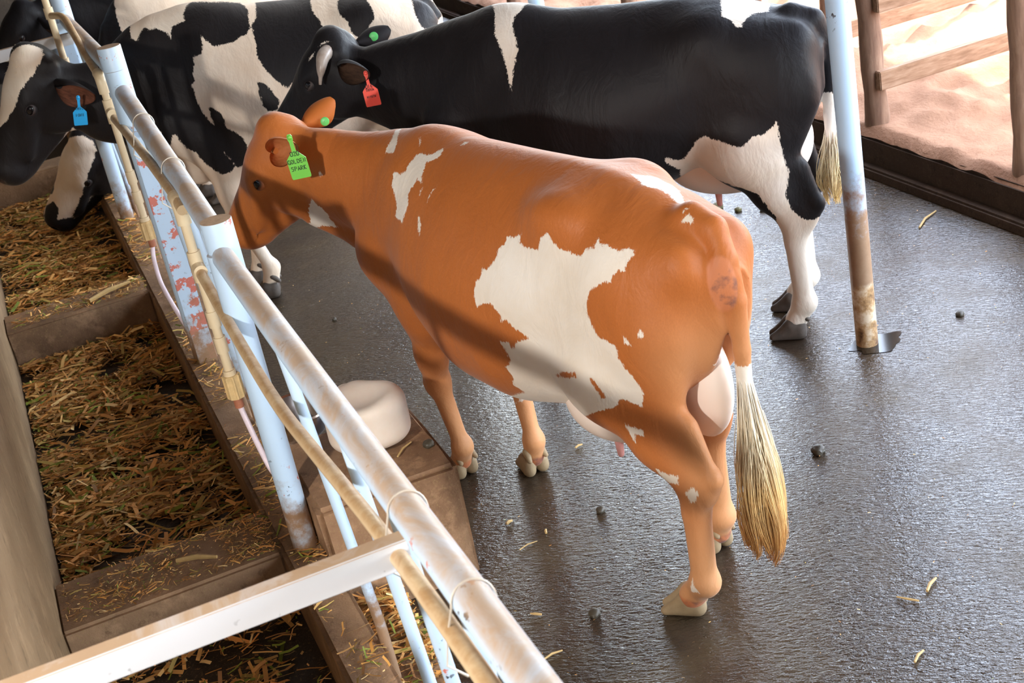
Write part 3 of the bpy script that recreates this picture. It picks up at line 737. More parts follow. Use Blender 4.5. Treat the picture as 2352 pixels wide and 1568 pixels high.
# ================================================================ COWS
M_eye = N('eye'); M_eye.col((.006, .005, .006)).rough(.06); M_eye = M_eye.m
M_teat = plain('teat_skin', (.70, .33, .30), .5, .15, 40)
M_udder = N('udder_skin'); v = M_udder.coord(); f = M_udder.noise(v, 7, 4); M_udder.col(M_udder.mix(f, (.80, .64, .54), (.82, .73, .66))).rough(.55); M_udder.bump(M_udder.noise(v, 60, 3), .1, .003); M_udder = M_udder.m
HOOF = hoof_shape(); TEAT = teat_shape()
def ear_mesh(L, W, fold=1.25):
    nt, ns = 22, 17; V = []; inn = []
    for side in (0, 1):
        for i in range(nt):
            t = i/(nt-1); w = W*(math.sin(math.pi*(.10+.87*t))**.62)*(.75+.25*math.sin(math.pi*min(1, t*1.2))); a = 2.3*(1-t)**1.2+fold*.75
            r = w/a
            for j in range(ns):
                s = (j/(ns-1))*2-1; ph = s*a; th = .0045*(1-abs(s)**6)*(1-t**8)
                rr = r+(th if side else -th*.2)
                V.append((L*t-.012*math.sin(t*3)*(1-abs(s)), rr*math.sin(ph), r*(1-math.cos(ph))-(th if side else -th*.2)*math.cos(ph)+.02*t*t)); inn.append(0.0 if side else 1.0)
    F = []; o = nt*ns
    for i in range(nt-1):
        for j in range(ns-1):
            a = i*ns+j; F.append((a, a+1, a+ns+1, a+ns)); F.append((o+a, o+a+ns, o+a+ns+1, o+a+1))
        for j, fl in ((0, 0), (ns-1, 1)):
            a = i*ns+j; q = (a, a+ns, o+a+ns, o+a); F.append(q if not fl else q[::-1])
    for j in range(ns-1):
        a = (nt-1)*ns+j; F.append((a, a+1, o+a+1, o+a))
    return np.array(V), np.array(F), np.array(inn)
def frame_mat(o, x, y, z): return Matrix(((x[0], y[0], z[0], o[0]), (x[1], y[1], z[1], o[1]), (x[2], y[2], z[2], o[2]), (0, 0, 0, 1)))
def ortho(d, up):
    d = nrm(d); u = np.asarray(up, float); u = nrm(u-d*(u@d)); return d, u, np.cross(d, u)
GLYPH = {'0': [[(0, .1), (.15, 0), (.45, 0), (.6, .15), (.6, .85), (.45, 1), (.15, 1), (0, .85), (0, .1)]], '2': [[(0, .8), (.15, 1), (.45, 1), (.6, .75), (0, 0), (.6, 0)]],
 'G': [[(.6, .8), (.4, 1), (.15, .95), (0, .7), (0, .3), (.2, 0), (.5, .05), (.6, .4), (.35, .4)], [(.6, .4), (.6, -.1)]], 'O': [[(.1, .1), (.3, 0), (.55, .2), (.6, .7), (.4, 1), (.1, .9), (0, .5), (.1, .1)]],
 'L': [[(0, 1), (0, 0), (.5, .05)]], 'D': [[(0, 0), (0, 1), (.4, .9), (.6, .5), (.4, .1), (0, 0)]], 'E': [[(.5, 1), (0, 1), (0, 0), (.5, 0)], [(0, .5), (.4, .5)]], 'N': [[(0, 0), (0, 1), (.5, 0), (.5, 1)]],
 'S': [[(.55, .95), (.1, 1), (0, .7), (.5, .45), (.45, .05), (0, .0)]], 'P': [[(0, 0), (0, 1), (.5, .9), (.5, .55), (0, .45)]], 'A': [[(0, 0), (.3, 1), (.6, 0)], [(.1, .35), (.5, .35)]], 'R': [[(0, 0), (0, 1), (.5, .85), (.45, .55), (0, .5), (.55, 0)]],
 'K': [[(0, 0), (0, 1)], [(.5, 1), (0, .45), (.55, 0)]], '6': [[(.5, 1), (.1, .6), (0, .2), (.3, 0), (.55, .25), (.3, .5), (.05, .35)]], 'T': [[(0, 1), (.6, 1)], [(.3, 1), (.3, 0)]], 'W': [[(0, 1), (.15, 0), (.3, .7), (.45, 0), (.6, 1)]], 'I': [[(.2, 0), (.2, 1)]], '1': [[(.2, 0), (.2, 1)]], 'H': [[(0, 0), (0, 1)], [(.5, 0), (.5, 1)], [(0, .5), (.5, .5)]], 'V': [[(0, 1), (.25, 0), (.5, 1)]], 'U': [[(0, 1), (.05, .1), (.3, 0), (.5, .2), (.5, 1)]]}
M_ink = N('marker_ink'); M_ink.col((.01, .012, .015)).rough(.6); M_ink = M_ink.m
TS = -1
def ear_tag(cow, anchor, down, out, lines, color, label, size=1.0, line_h=.014, strap=.045):
    x, z = nrm(down), nrm(out); z = nrm(z-x*(x@z)); y = np.cross(z, x)     # x down the tag, y across, z off the face
    W = .030; pr = [(-.006, .0045), (.0, .008), (.010, .008), (.018, .0055), (strap, .006), (strap+.022, W*.9), (strap+.026, W), (strap+.082, W), (strap+.086, W*.92)]
    bm = bmesh.new(); ring = [(a, b) for a, b in pr]+[(a, -b) for a, b in pr[::-1]]
    f1 = [bm.verts.new((a, b, .0012)) for a, b in ring]; f0 = [bm.verts.new((a, b, -.0012)) for a, b in ring]
    bm.faces.new(f1); bm.faces.new(f0[::-1]); n = len(ring)
    for i in range(n): bm.faces.new((f1[i], f0[i], f0[(i+1) % n], f1[(i+1) % n]))
    m = plain('tag_plastic', color, .4, .06, 20)
    o = bm_obj('ear_tag', bm, m, cow); o.matrix_local = frame_mat(anchor, x, y, z) @ Matrix.Scale(size, 4); o['label'] = label
    bm = bmesh.new(); bmesh.ops.create_uvsphere(bm, u_segments=12, v_segments=8, radius=.007); b = bm_obj('tag_stud', bm, m, o, True); b.location = (.004, 0, .002); b.scale = (1, 1, .5)
    bm = bmesh.new()
    for k, (txt, hh, x0) in enumerate(lines):
        adv = .78*hh; tw = adv*len(txt)-.22*hh; c0 = -tw/2
        for ch in txt:
            if ch in GLYPH:
                for st in GLYPH[ch]: add_tube(bm, [(x0-q[1]*hh, -(c0+q[0]*hh*.9)*TS, .0016) for q in st], .0011 if hh > .01 else .0008, 5)
            c0 += adv
    b = bm_obj('lettering', bm, M_ink, o)
    return o
def tag_button(cow, at, out, color, label, r=.017):
    x, y, z = ortho(out, (.1, .2, .97)); bm = bmesh.new(); add_tube(bm, [(-.003, 0, 0), (.0015, 0, 0), (.003, 0, 0)], [r, r, r*.85], 20); add_tube(bm, [(.002, 0, 0), (.006, 0, 0)], [.004, .0025], 8)
    o = bm_obj('tag_button', bm, plain('button_plastic', color, .4, .06, 20), cow, True); o.matrix_local = frame_mat(at, x, y, z); o['label'] = label
def strands(name, roots, m, parent, seg=12, kind=None):
    """hair: list of (points, r0, r1) as thin three sided tubes with 'along' 0..1"""
    V = []; F = []; A = []; b = 0
    for pts, r0, r1 in roots:
        pts = np.asarray(pts); n = len(pts); t = np.gradient(pts, axis=0); t /= np.maximum(np.linalg.norm(t, axis=1), 1e-9)[:, None]
        s = np.cross(t, (.3, .9, .2)); s /= np.maximum(np.linalg.norm(s, axis=1), 1e-9)[:, None]; u = np.cross(t, s); w = np.linspace(r0, r1, n)[:, None]
        for a in (0, 2.094, 4.189): V.append(pts+(s*math.cos(a)+u*math.sin(a))*w)
        A.append(np.tile(np.linspace(0, 1, n), 3))
        for j in range(3):
            k2 = (j+1) % 3; i = np.arange(n-1); F.append(np.stack([b+j*n+i, b+k2*n+i, b+k2*n+i+1, b+j*n+i+1], 1))
        b += 3*n
    return from_np(name, np.concatenate(V), np.concatenate(F), m, parent, True, {'along': np.concatenate(A)})
def switch(parent, top, path, n, spread, cols, r=.0016, label=None):
    """tail switch hanging along path (local points)"""
    k = N('tail_hair'); a = k.attr('along'); k.col(k.ramp(a, cols)).rough(.45).spec(.4); path = np.asarray(path); roots = []
    tt = np.linspace(0, 1, len(path)); 
    locks = [(RNG.uniform(0, 6.283), RNG.random()**.5, RNG.uniform(4, 8), RNG.uniform(0, 6.28), RNG.uniform(.80, 1.03)) for _ in range(17)]
    for i in range(n):
        la, lr, lw, lp, le = locks[i % len(locks)]
        e0 = RNG.uniform(0, .40)*(i % 3 > 0); e1 = le*RNG.uniform(.90, 1.0) if i % 7 else le*RNG.uniform(.6, .9); ts = np.linspace(e0, e1, 16)
        c = np.stack([np.interp(ts, tt, path[:, q]) for q in range(3)], 1); ang = RNG.uniform(0, 6.283); rad = RNG.random()**.6
        prof = np.interp(ts, [0, .12, .4, .68, .85, 1], [.26, .42, .85, 1.08, .9, .62])*spread; w = np.clip(ts*1.6, 0, 1)
        lock = np.stack([np.cos(la)*lr*prof, np.sin(la)*lr*prof, 0*ts], 1)*w[:, None]
        own = np.stack([np.cos(ang)*rad*prof, np.sin(ang)*rad*prof, 0*ts], 1)*(1-.80*w*np.clip(ts*1.2, 0, 1))[:, None]
        wv = np.stack([np.sin(ts*lw*1.6+lp), np.cos(ts*lw*1.3+lp), 0*ts], 1)*.011*ts[:, None]+RNG.normal(0, .003, 3)*ts[:, None]
        roots.append((c+lock+own+wv, r, r*.45))
    # 'along' counts down the whole switch
    V = []; o = strands('tail_switch', roots, k.m, parent)
    z = np.array([v.co.z for v in o.data.vertices]); zt, zb = path[0][2], path[-1][2]
    o.data.attributes['along'].data.foreach_set('value', np.clip((zt-z)/(zt-zb), 0, 1).astype(np.float32)); o['kind'] = 'stuff'
    if label: o['label'] = label
    return o
def build_cow(key, h, label, cmat, emat, hmat, rule, group=None, lmat=None, ears=None):
    c = COWS[key]; S = c.get('scale', 1.0)
    root = empty('cow', c['loc'], math.radians(c['heading']), label, 'cow', group); root.scale = (S, S, S)
    Fd = cow_field(c, h); V, Q = Fd.mesh(2); Nn = normals(V, Q)
    O, f, u, s, HS = head_frame(c); W = c.get('headfat', 1.0)
    H = lambda a, b, e=0.0: O+HS*(f*a+W*(u*b+s*e))
    pat, skin, tone = rule(V, Nn, H)
    body = from_np('body', V, Q, cmat, root, True, {'pat': pat, 'skin': skin, 'tone': tone})
    hm = None
    for x, y, z, r in c['hooves']:
        if hm is None: o = from_np('hoof', HOOF[0], HOOF[1], hmat, root); hm = o.data
        else: o = mesh_obj('hoof', hm, None, root)
        o.location = (x, y, z+.001); o.rotation_euler = (0, 0, math.radians(r))
    if 'udder' in c:
        Vu, Qu = udder_shape(c, .011); ud = from_np('udder', Vu, Qu, M_udder, root); tm = None
        for t in c['teats']:
            if tm is None: o = from_np('teat', TEAT[0], TEAT[1], M_teat, ud); tm = o.data
            else: o = mesh_obj('teat', tm, None, ud)
            o.location = t
    em = None
    for y in (1, -1):
        if em is None:
            bm = bmesh.new(); bmesh.ops.create_uvsphere(bm, u_segments=20, v_segments=14, radius=.0255*HS); o = bm_obj('eye', bm, M_eye, root, True); em = o.data
        else: o = mesh_obj('eye', em, None, root)
        o.location = H(.17, -.064, .080*y)
        ax = nrm(s*y+u*.25+f*.1); ah = nrm(f-ax*(f@ax)); av = np.cross(ax, ah); th, ph = np.meshgrid(np.linspace(0, 1.45, 16), np.linspace(0, 2*math.pi, 41)[:-1], indexing='ij')
        r0 = .30+.0*th; lo = .62*np.sqrt(np.cos(ph)**2+(.52*np.sin(ph))**2)+.12; t2 = lo+(1.5-lo)*(th/1.45); rl = .0255*HS*(1.10-.03*(t2 > 1.3))
        LV = (ax*np.cos(t2)[..., None]+(ah*np.cos(ph)[..., None]+av*np.sin(ph)[..., None])*np.sin(t2)[..., None])*rl[..., None]
        ii = np.arange(16*40).reshape(16, 40); LF = np.stack([ii[:-1], ii[1:], np.roll(ii, -1, 1)[1:], np.roll(ii, -1, 1)[:-1]], -1).reshape(-1, 4)
        lid = from_np('eyelid', LV.reshape(-1, 3), LF, lmat, root, True, {'edge': (1-th/1.45).ravel()}); lid.location = o.location
    for y, (eb, et, op, ew) in zip((1, -1), ears or EARS_0):
        b0, b1 = H(*eb), H(*et); EV, EF, EI = ear_mesh(float(np.linalg.norm(b1-b0)), ew*HS)
        o = from_np('ear', EV, EF, emat, root, True, {'inner': EI})
        op_ = f*op[0]+u*op[1]+s*op[2]; x, z, yy = ortho(b1-b0, op_)
        o.matrix_local = frame_mat(b0, x, np.cross(z, x), z)
    return root, H, (O, f, u, s, HS)
def lid_mat(name, c, edge):
    k = N(name); k.col(k.mix(k.step(k.attr('edge'), .45, .95), c, edge)).rough(.55); return k.m
def ear_mat(name, outer, inner):
    k = N(name); i = k.attr('inner'); v = k.coord(scale=(8, 40, 40)); fz = k.noise(v, 2, 4, .6)
    k.col(k.mix(k.math('MULTIPLY', i, k.ramp(fz, [(.3, .35), (.65, 1)])), outer, inner)).rough(.65).spec(.12); k.bump(fz, .3, .004); return k.m
def sstep(x, a, b): t = np.clip((x-a)/(b-a), 0, 1); return t*t*(3-2*t)
def mm(L): return [dict(e, p=[(a/1000, b/1000, c/1000) for a, b, c in e['p']]) for e in L]
def dist(V, p): return np.linalg.norm(V-np.asarray(p), axis=1)
def TR(rows):
    # x, top, bottom, half width -> add widest level and exponents
    return [(x, t, b, w, (b+(t-b)*l), nt, nb) for (x, t, b, w, l, nt, nb) in rows]
COWS = {}
COWS['A'] = dict(
    loc=(1.607, 3.579, 0), heading=105.5, headfat=1.12,
    trunk=TR([(-.33, 1.18, 1.00, .06, .5, 2, 2), (-.28, 1.27, .86, .13, .6, 2, 2), (-.18, 1.335, .78, .19, .62, 1.9, 2),
              (-.03, 1.385, .74, .225, .64, 1.8, 2), (.12, 1.415, .68, .25, .58, 1.7, 2.1), (.32, 1.425, .59, .305, .48, 1.7, 2.2),
              (.55, 1.42, .545, .35, .43, 1.7, 2.2), (.78, 1.42, .565, .355, .44, 1.7, 2.2), (.98, 1.425, .635, .31, .47, 1.7, 2.1),
              (1.15, 1.405, .72, .24, .50, 1.7, 2), (1.30, 1.35, .78, .18, .5, 1.9, 2), (1.42, 1.27, .86, .12, .5, 2, 2), (1.48, 1.2, .95, .05, .5, 2, 2)]),
    hook=(.20, .17, 1.315), pin=(-.235, .11, 1.215),
    neck=[(1.12, .0, 1.17, .25), (1.36, .04, 1.17, .205), (1.58, .12, 1.22, .16), (1.73, .20, 1.30, .13)], necklat=(-.35, .93, 0), neckflat=.62,
    dewlap=[(1.36, .02, .90, .07), (1.56, .10, .98, .06), (1.74, .2, 1.08, .06)],
    poll=(1.80, .25, 1.445), muzzle=(2.135, .43, 1.045), headup=(.645, .545, .54),
    fore=[[(1.12, .12, 1.22), (1.34, .17, .96), (1.14, .17, .78), (1.23, .12, .44), (1.20, .095, .15), (1.24, .09, .075)],
          [(1.08, -.12, 1.22), (1.30, -.17, .96), (1.04, -.17, .78), (1.05, -.12, .44), (.99, -.10, .15), (1.01, -.10, .075)]],
    hind=[[(-.02, .15, 1.05), (.10, .20, .815), (-.315, .16, .575), (-.215, .155, .51), (-.195, .15, .15), (-.13, .153, .075)],
          [(.04, -.15, 1.05), (.22, -.19, .80), (-.05, -.15, .57), (.03, -.15, .51), (.03, -.15, .15), (.06, -.153, .075)]],
    tail=[(-.20, 0, 1.32, .05), (-.28, .0, 1.30, .042), (-.325, .01, 1.22, .036), (-.345, .01, 1.10, .032), (-.345, 0.01, .944, .026), (-.337, .01, .785, .022)],
    hooves=[(1.27, .085, 0, 0), (1.04, -.10, 0, -10), (-.095, .153, 0, 40), (.10, -.153, 0, 0)],
    udder=[((.22, 0.02, .640), (.22, .18, .150)), ((-.15, .015, .80), (.13, .065, .20))],
    teats=[(.16, .12, .53), (.17, -.08, .545), (.0, .06, .57), (.0, -.06, .57)],
    extra=[('ell', (-.315, .03, 1.165), (.045, .042, .085), None, .025), ('cone', (-.29, .035, 1.06), (-.22, .02, .95), .028, .02, .03)],
)

COWS['B'] = dict(
    cleft=(-.26, .85), loc=(2.865, 5.03, 0), heading=140, scale=1.08, headfat=1.12,
    trunk=TR([(-.25, 1.16, 1.00, .06, .5, 2, 2), (-.21, 1.23, .86, .13, .6, 2, 2), (-.12, 1.29, .80, .19, .62, 1.9, 2),
              (-.0, 1.34, .78, .225, .64, 1.8, 2), (.12, 1.375, .75, .25, .58, 1.8, 2.1), (.30, 1.385, .70, .30, .50, 1.8, 2.2),
              (.52, 1.385, .63, .35, .45, 1.8, 2.2), (.75, 1.395, .60, .355, .44, 1.8, 2.2), (.92, 1.42, .635, .31, .47, 1.7, 2.1),
              (1.05, 1.42, .72, .24, .50, 1.7, 2), (1.20, 1.37, .78, .18, .5, 1.9, 2), (1.32, 1.27, .86, .12, .5, 2, 2), (1.40, 1.2, .95, .05, .5, 2, 2)]),
    hook=(.16, .165, 1.255), pin=(-.17, .10, 1.20),
    neck=[(1.00, .0, 1.17, .25), (1.26, .0, 1.165, .20), (1.48, .0, 1.165, .165), (1.64, 0, 1.20, .128)], necklat=(0, 1, 0), neckflat=.62,
    dewlap=[(1.26, .0, .92, .07), (1.46, .0, 1.0, .06), (1.64, 0, 1.09, .06)],
    poll=(1.76, .0, 1.40), muzzle=(2.16, .0, 1.06), headup=(.5, 0, .5),
    fore=[[(1.02, .12, 1.22), (1.24, .17, .96), (1.00, .17, .78), (1.06, .12, .44), (1.03, .10, .15), (1.06, .10, .075)],
          [(.98, -.12, 1.22), (1.20, -.17, .96), (.94, -.17, .78), (.95, -.12, .44), (.92, -.10, .15), (.95, -.10, .075)]],
    hind=[[(.0, .15, 1.05), (.07, .20, .84), (-.19, .15, .575), (-.09, .145, .51), (-.10, .13, .15), (-.06, .13, .075)],
          [(.0, -.15, 1.05), (.07, -.20, .84), (-.16, -.15, .575), (-.07, -.145, .51), (-.08, -.13, .15), (-.03, -.13, .075)]],
    tail=[(-.14, 0, 1.27, .05), (-.22, .0, 1.245, .042), (-.255, -.02, 1.16, .036), (-.25, -.05, 1.00, .03), (-.24, -.07, .85, .026), (-.235, -.07, .74, .022)],
    hooves=[(1.08, .10, 0, 0), (.97, -.10, 0, 0), (-.03, .13, 0, 10), (.0, -.13, 0, 0)],
    udder=[((.17, 0, .725), (.24, .17, .13)), ((-.06, 0, .80), (.12, .11, .16))],
    teats=[(.20, .08, .62), (.20, -.08, .62), (.04, .06, .62), (.04, -.06, .62)],
)

COWS['C'] = dict(
    cleft=(-.12, .85), loc=(2.09, 7.20, 0), heading=166, scale=1.10, headfat=1.12,
    trunk=TR([(-.10, 1.16, 1.00, .06, .5, 2, 2), (-.06, 1.23, .86, .13, .6, 2, 2), (.0, 1.29, .80, .19, .62, 1.9, 2),
              (.10, 1.34, .78, .225, .64, 1.8, 2), (.20, 1.375, .75, .25, .58, 1.8, 2.1), (.35, 1.385, .70, .30, .50, 1.8, 2.2),
              (.55, 1.385, .63, .35, .45, 1.8, 2.2), (.75, 1.41, .60, .355, .44, 1.8, 2.2), (.92, 1.45, .635, .31, .47, 1.7, 2.1),
              (1.06, 1.465, .68, .25, .50, 1.7, 2), (1.22, 1.445, .72, .19, .5, 1.9, 2), (1.34, 1.36, .80, .13, .5, 2, 2), (1.42, 1.25, .95, .05, .5, 2, 2)]),
    hook=(.22, .165, 1.255), pin=(-.03, .10, 1.20),
    neck=[(1.00, .0, 1.17, .26), (1.26, .0, 1.17, .22), (1.50, .03, 1.11, .165), (1.66, .06, 1.20, .13)], necklat=(0, 1, 0), neckflat=.62,
    dewlap=[(1.10, .0, .76, .08), (1.18, .02, .70, .07), (1.30, .0, .84, .06), (1.56, .05, 1.02, .06)],
    poll=(1.79, .1, 1.42), muzzle=(2.16, .1, .93), headup=(.5, .2, .4),
    fore=[[(1.02, .12, 1.22), (1.22, .17, .96), (1.04, .17, .78), (1.05, .13, .44), (.96, .12, .15), (.98, .12, .075)],
          [(.98, -.12, 1.22), (1.20, -.17, .96), (1.04, -.17, .78), (1.08, -.12, .44), (1.02, -.10, .15), (1.05, -.10, .075)]],
    hind=[[(.12, .15, 1.05), (.17, .20, .84), (-.09, .15, .575), (.01, .145, .51), (.0, .13, .15), (.04, .13, .075)],
          [(.12, -.15, 1.05), (.17, -.20, .84), (-.06, -.15, .575), (.03, -.145, .51), (.02, -.13, .15), (.07, -.13, .075)]],
    tail=[(.0, 0, 1.27, .05), (-.06, .0, 1.245, .042), (-.10, 0, 1.16, .036), (-.10, 0, 1.00, .03), (-.09, 0, .85, .026), (-.085, 0, .72, .022)],
    hooves=[(1.01, .12, 0, 0), (1.08, -.10, 0, 0), (.07, .13, 0, 10), (.1, -.13, 0, 0)],
    udder=[((.25, 0, .725), (.22, .17, .13)), ((.04, 0, .80), (.12, .11, .16))],
    teats=[(.28, .08, .62), (.28, -.08, .62), (.12, .06, .62), (.12, -.06, .62)],
    )

COWS['D'] = dict(COWS['C'], loc=(2.18, 9.5, 0), heading=180, scale=1.04,
    neck=[(1.00, .0, 1.15, .26), (1.26, .0, 1.02, .22), (1.46, .06, .84, .17), (1.58, .12, .70, .13)],
    dewlap=[(1.10, .0, .80, .08), (1.20, .02, .74, .07), (1.40, .06, .66, .06)],
    poll=(1.75, .17, .66), muzzle=(2.16, .0, .19), headup=(.6, .3, .5), headfat=1.2)
COWS['F'] = dict(COWS['C'], loc=(2.25, 11.0, 0), heading=182, scale=1.06,
    poll=(1.84, .08, 1.30), muzzle=(2.25, .10, .95))

COATS = {}
COATS['A'] = [
 {'p': [(395,232,1241),(356,232,1242),(325,227,1262),(330,236,1235),(297,240,1229),(230,243,1235),(205,242,1275),(174,238,1294),(164,238,1278),(145,234,1257),(115,230,1241),(98,227,1246),(71,227,1242),(37,227,1242),(30,216,1262),(-2,211,1270),(-3,189,1297),(-26,201,1280),(-43,195,1284),(-59,198,1276),(-91,191,1273),(-118,174,1281),(-140,174,1273),(-136,188,1258),(-123,203,1242),(-126,213,1224),(-106,220,1223),(-93,232,1205),(-92,238,1191),(-67,244,1192),(-42,252,1176),(-16,260,1154),(5,265,1118),(3,267,1079),(-11,268,1035),(-25,268,1015),(-59,266,1012),(-95,261,993),(-91,257,956),(-102,249,921),(-120,238,893),(-129,228,864),(-132,218,832),(-114,218,781),(-89,227,788),(-69,236,800),(-52,245,804),(-31,257,778),(1,273,768),(126,260,700),(440,164,608),(1037,-79,305),(620,257,653),(610,252,648),(580,231,624),(442,252,686),(458,277,716),(435,292,761),(434,308,806),(398,307,838),(404,315,874),(418,322,907),(382,315,913),(372,310,891),(342,306,920),(299,297,941),(318,303,961),(346,310,978),(374,315,992),(399,320,977),(394,317,1006),(420,318,1022),(438,318,1036),(467,324,1028),(501,332,1009),(510,325,1048),(511,317,1074),(504,309,1097),(481,302,1110),(482,288,1144),(460,289,1138),(444,280,1156),(424,270,1174),(423,257,1201),(399,246,1219)],'n': (-0.396,0.892,0.219),'s': 1,'m': 0.3,'c': -0.6},
 {'p': [(233,269,813),(143,290,863),(85,290,879),(76,293,854),(111,295,852),(159,290,842)],'n': (-0.225,0.946,0.233),'s': -1},
 {'p': [(29,281,872),(7,276,846),(-13,268,809),(4,275,803),(21,281,838)],'n': (-0.505,0.843,0.187),'s': -1},
 {'p': [(1280,-5,1407),(1225,47,1410),(1190,82,1397),(1166,118,1373),(1230,116,1364),(1231,96,1381),(1241,68,1400),(1280,23,1409)],'n': (-0.251,0.525,0.814),'s': 1},
 {'p': [(1105,175,1324),(1089,169,1331),(1061,173,1325),(1040,162,1336),(1037,135,1363),(1029,114,1380),(1013,103,1388),(982,105,1386),(950,99,1389),(932,81,1399),(915,67,1406),(901,94,1391),(907,109,1381),(937,124,1371),(952,124,1371),(943,147,1352),(939,164,1335),(912,182,1317),(923,183,1316),(955,173,1326),(959,192,1304),(975,209,1279),(959,230,1251),(964,244,1227),(969,261,1194),(1007,251,1198),(1036,242,1199),(1035,231,1224),(1060,215,1253),(1095,196,1289)],'n': (-0.288,0.732,0.618),'s': 1},
 {'p': [(825,175,1328),(829,189,1314),(842,211,1288),(847,224,1271),(850,209,1290),(844,193,1308)],'n': (-0.282,0.744,0.605),'s': 1},
 {'p': [(898,186,1314),(899,200,1298),(903,211,1284),(912,198,1300)],'n': (-0.281,0.755,0.593),'s': 1},
 {'p': [(1065,59,1421),(1040,76,1409),(1041,86,1403),(1070,68,1417)],'n': (-0.359,0.574,0.736),'s': 1},
 {'p': [(836,15,1420),(833,38,1415),(847,40,1415),(853,20,1420)],'n': (-0.333,0.361,0.871),'s': 1},
 {'p': [(868,252,1228),(843,265,1209),(839,282,1178),(858,267,1202)],'n': (-0.254,0.834,0.49),'s': 1},
 {'p': [(1624,252,1177),(1614,247,1164),(1613,241,1146),(1591,234,1134),(1587,217,1099),(1602,208,1080),(1604,200,1063),(1596,184,1029),(1626,198,1042),(1674,212,1039),(1733,212,1020),(1740,226,1036),(1756,229,1040),(1723,233,1051),(1714,238,1074),(1699,244,1106),(1670,243,1137)],'n': (-0.48,0.852,-0.211),'s': 1,'c': -0.7},
 {'p': [(1541,229,1290),(1528,229,1272),(1539,234,1263),(1548,235,1274)],'n': (-0.544,0.8,0.254),'s': 1},
 {'p': [(77,-31,1402),(62,-54,1392),(60,-91,1376),(44,-108,1364),(-7,-102,1357),(-69,-83,1351),(-199,-5,1368),(-173,-5,1362),(-85,-28,1364),(-50,-25,1375),(-31,-8,1383),(-4,-1,1390),(21,-16,1394)],'n': (-0.426,0.057,0.903),'s': 1,'c': -0.3,'m': 0.05},
 {'p': [(-218,20,1361),(-208,34,1354),(-210,26,1361)],'n': (-0.388,0.581,0.715),'s': 1},
 {'p': [(-228,30,1351),(-245,32,1343),(-248,42,1327),(-225,47,1329),(-210,53,1327),(-218,42,1341)],'n': (-0.421,0.742,0.521),'s': 1},
 {'p': [(-185,235,1064),(-192,233,1049),(-180,240,1035),(-176,240,1051)],'n': (-0.537,0.818,0.205),'s': 1},
 {'p': [(-128,256,1041),(-144,253,1028),(-151,251,1011),(-129,256,1016)],'n': (-0.432,0.889,0.15),'s': 1},
 {'p': [(-136,222,577),(-173,211,570),(-213,202,568),(-209,207,540),(-181,206,537),(-137,199,530)],'n': (-0.299,0.95,0.093),'s': 1},
 {'p': [(-266,200,553),(-283,199,534),(-269,199,500),(-247,202,482),(-246,206,506),(-236,208,521)],'n': (-0.392,0.905,0.164),'s': 1},
 {'p': [(-46,246,722),(-67,239,708),(-106,229,704),(-110,230,690),(-80,237,689),(-89,240,650),(-69,241,666),(-56,241,691)],'n': (-0.396,0.894,0.211),'s': 1},
 {'p': [(-189,194,187),(-196,200,166),(-216,195,139),(-175,198,134)],'n': (-0.28,0.926,0.253),'s': 1},
]
COATS['B'] = [
 {'p': [(1023,-22,1440),(876,-42,1421),(889,51,1421),(905,87,1406),(907,113,1387),(895,157,1344),(876,195,1300),(890,218,1269),(897,242,1230),(906,273,1168),(915,260,1191),(922,234,1237),(936,206,1283),(954,183,1318),(978,145,1363),(986,84,1414)],'n': (-0.121,0.797,0.592),'s': 1,'c': -0.8,'m': 0.1},
 {'p': [(107,38,1366),(-45,-105,1302),(-69,50,1305),(-42,70,1310),(-15,95,1313),(4,133,1310),(13,183,1290),(34,185,1296),(54,160,1316),(85,150,1333),(94,101,1349)],'n': (-0.303,0.56,0.771),'s': 1,'c': -0.8,'m': 0.1},
 {'p': [(-89,255,946),(-65,259,922),(-28,271,904),(2,280,903),(22,287,889),(41,293,872),(66,295,875),(103,290,890),(141,280,903),(179,268,918),(215,262,896),(239,254,868),(284,235,819),(316,251,827),(337,269,844),(346,265,831),(334,243,805),(310,197,766),(331,126,713),(364,105,694),(370,99,690),(171,221,729),(77,247,696),(16,236,661),(-34,202,555),(-47,154,415),(-62,162,306),(-40,128,138),(-18,143,75),(-30,151,50),(-85,146,43),(-150,126,139),(-121,-142,194),(-198,155,523),(-158,187,519),(-129,194,534),(-100,198,572),(-87,215,633),(-95,211,686),(-105,207,724),(-96,224,803),(-96,236,854),(-92,248,904)],'n': (-0.167,0.98,-0.109),'s': 1,'c': -1.1,'m': 0.12},
 {'p': [(1722,75,1394),(1744,79,1395),(1764,80,1391),(1774,85,1378),(1793,89,1359),(1809,96,1341),(1828,100,1326),(1821,93,1339),(1805,90,1352),(1786,87,1366),(1763,86,1381),(1738,82,1390)],'n': (-0.058,0.896,0.44),'s': 1},
]
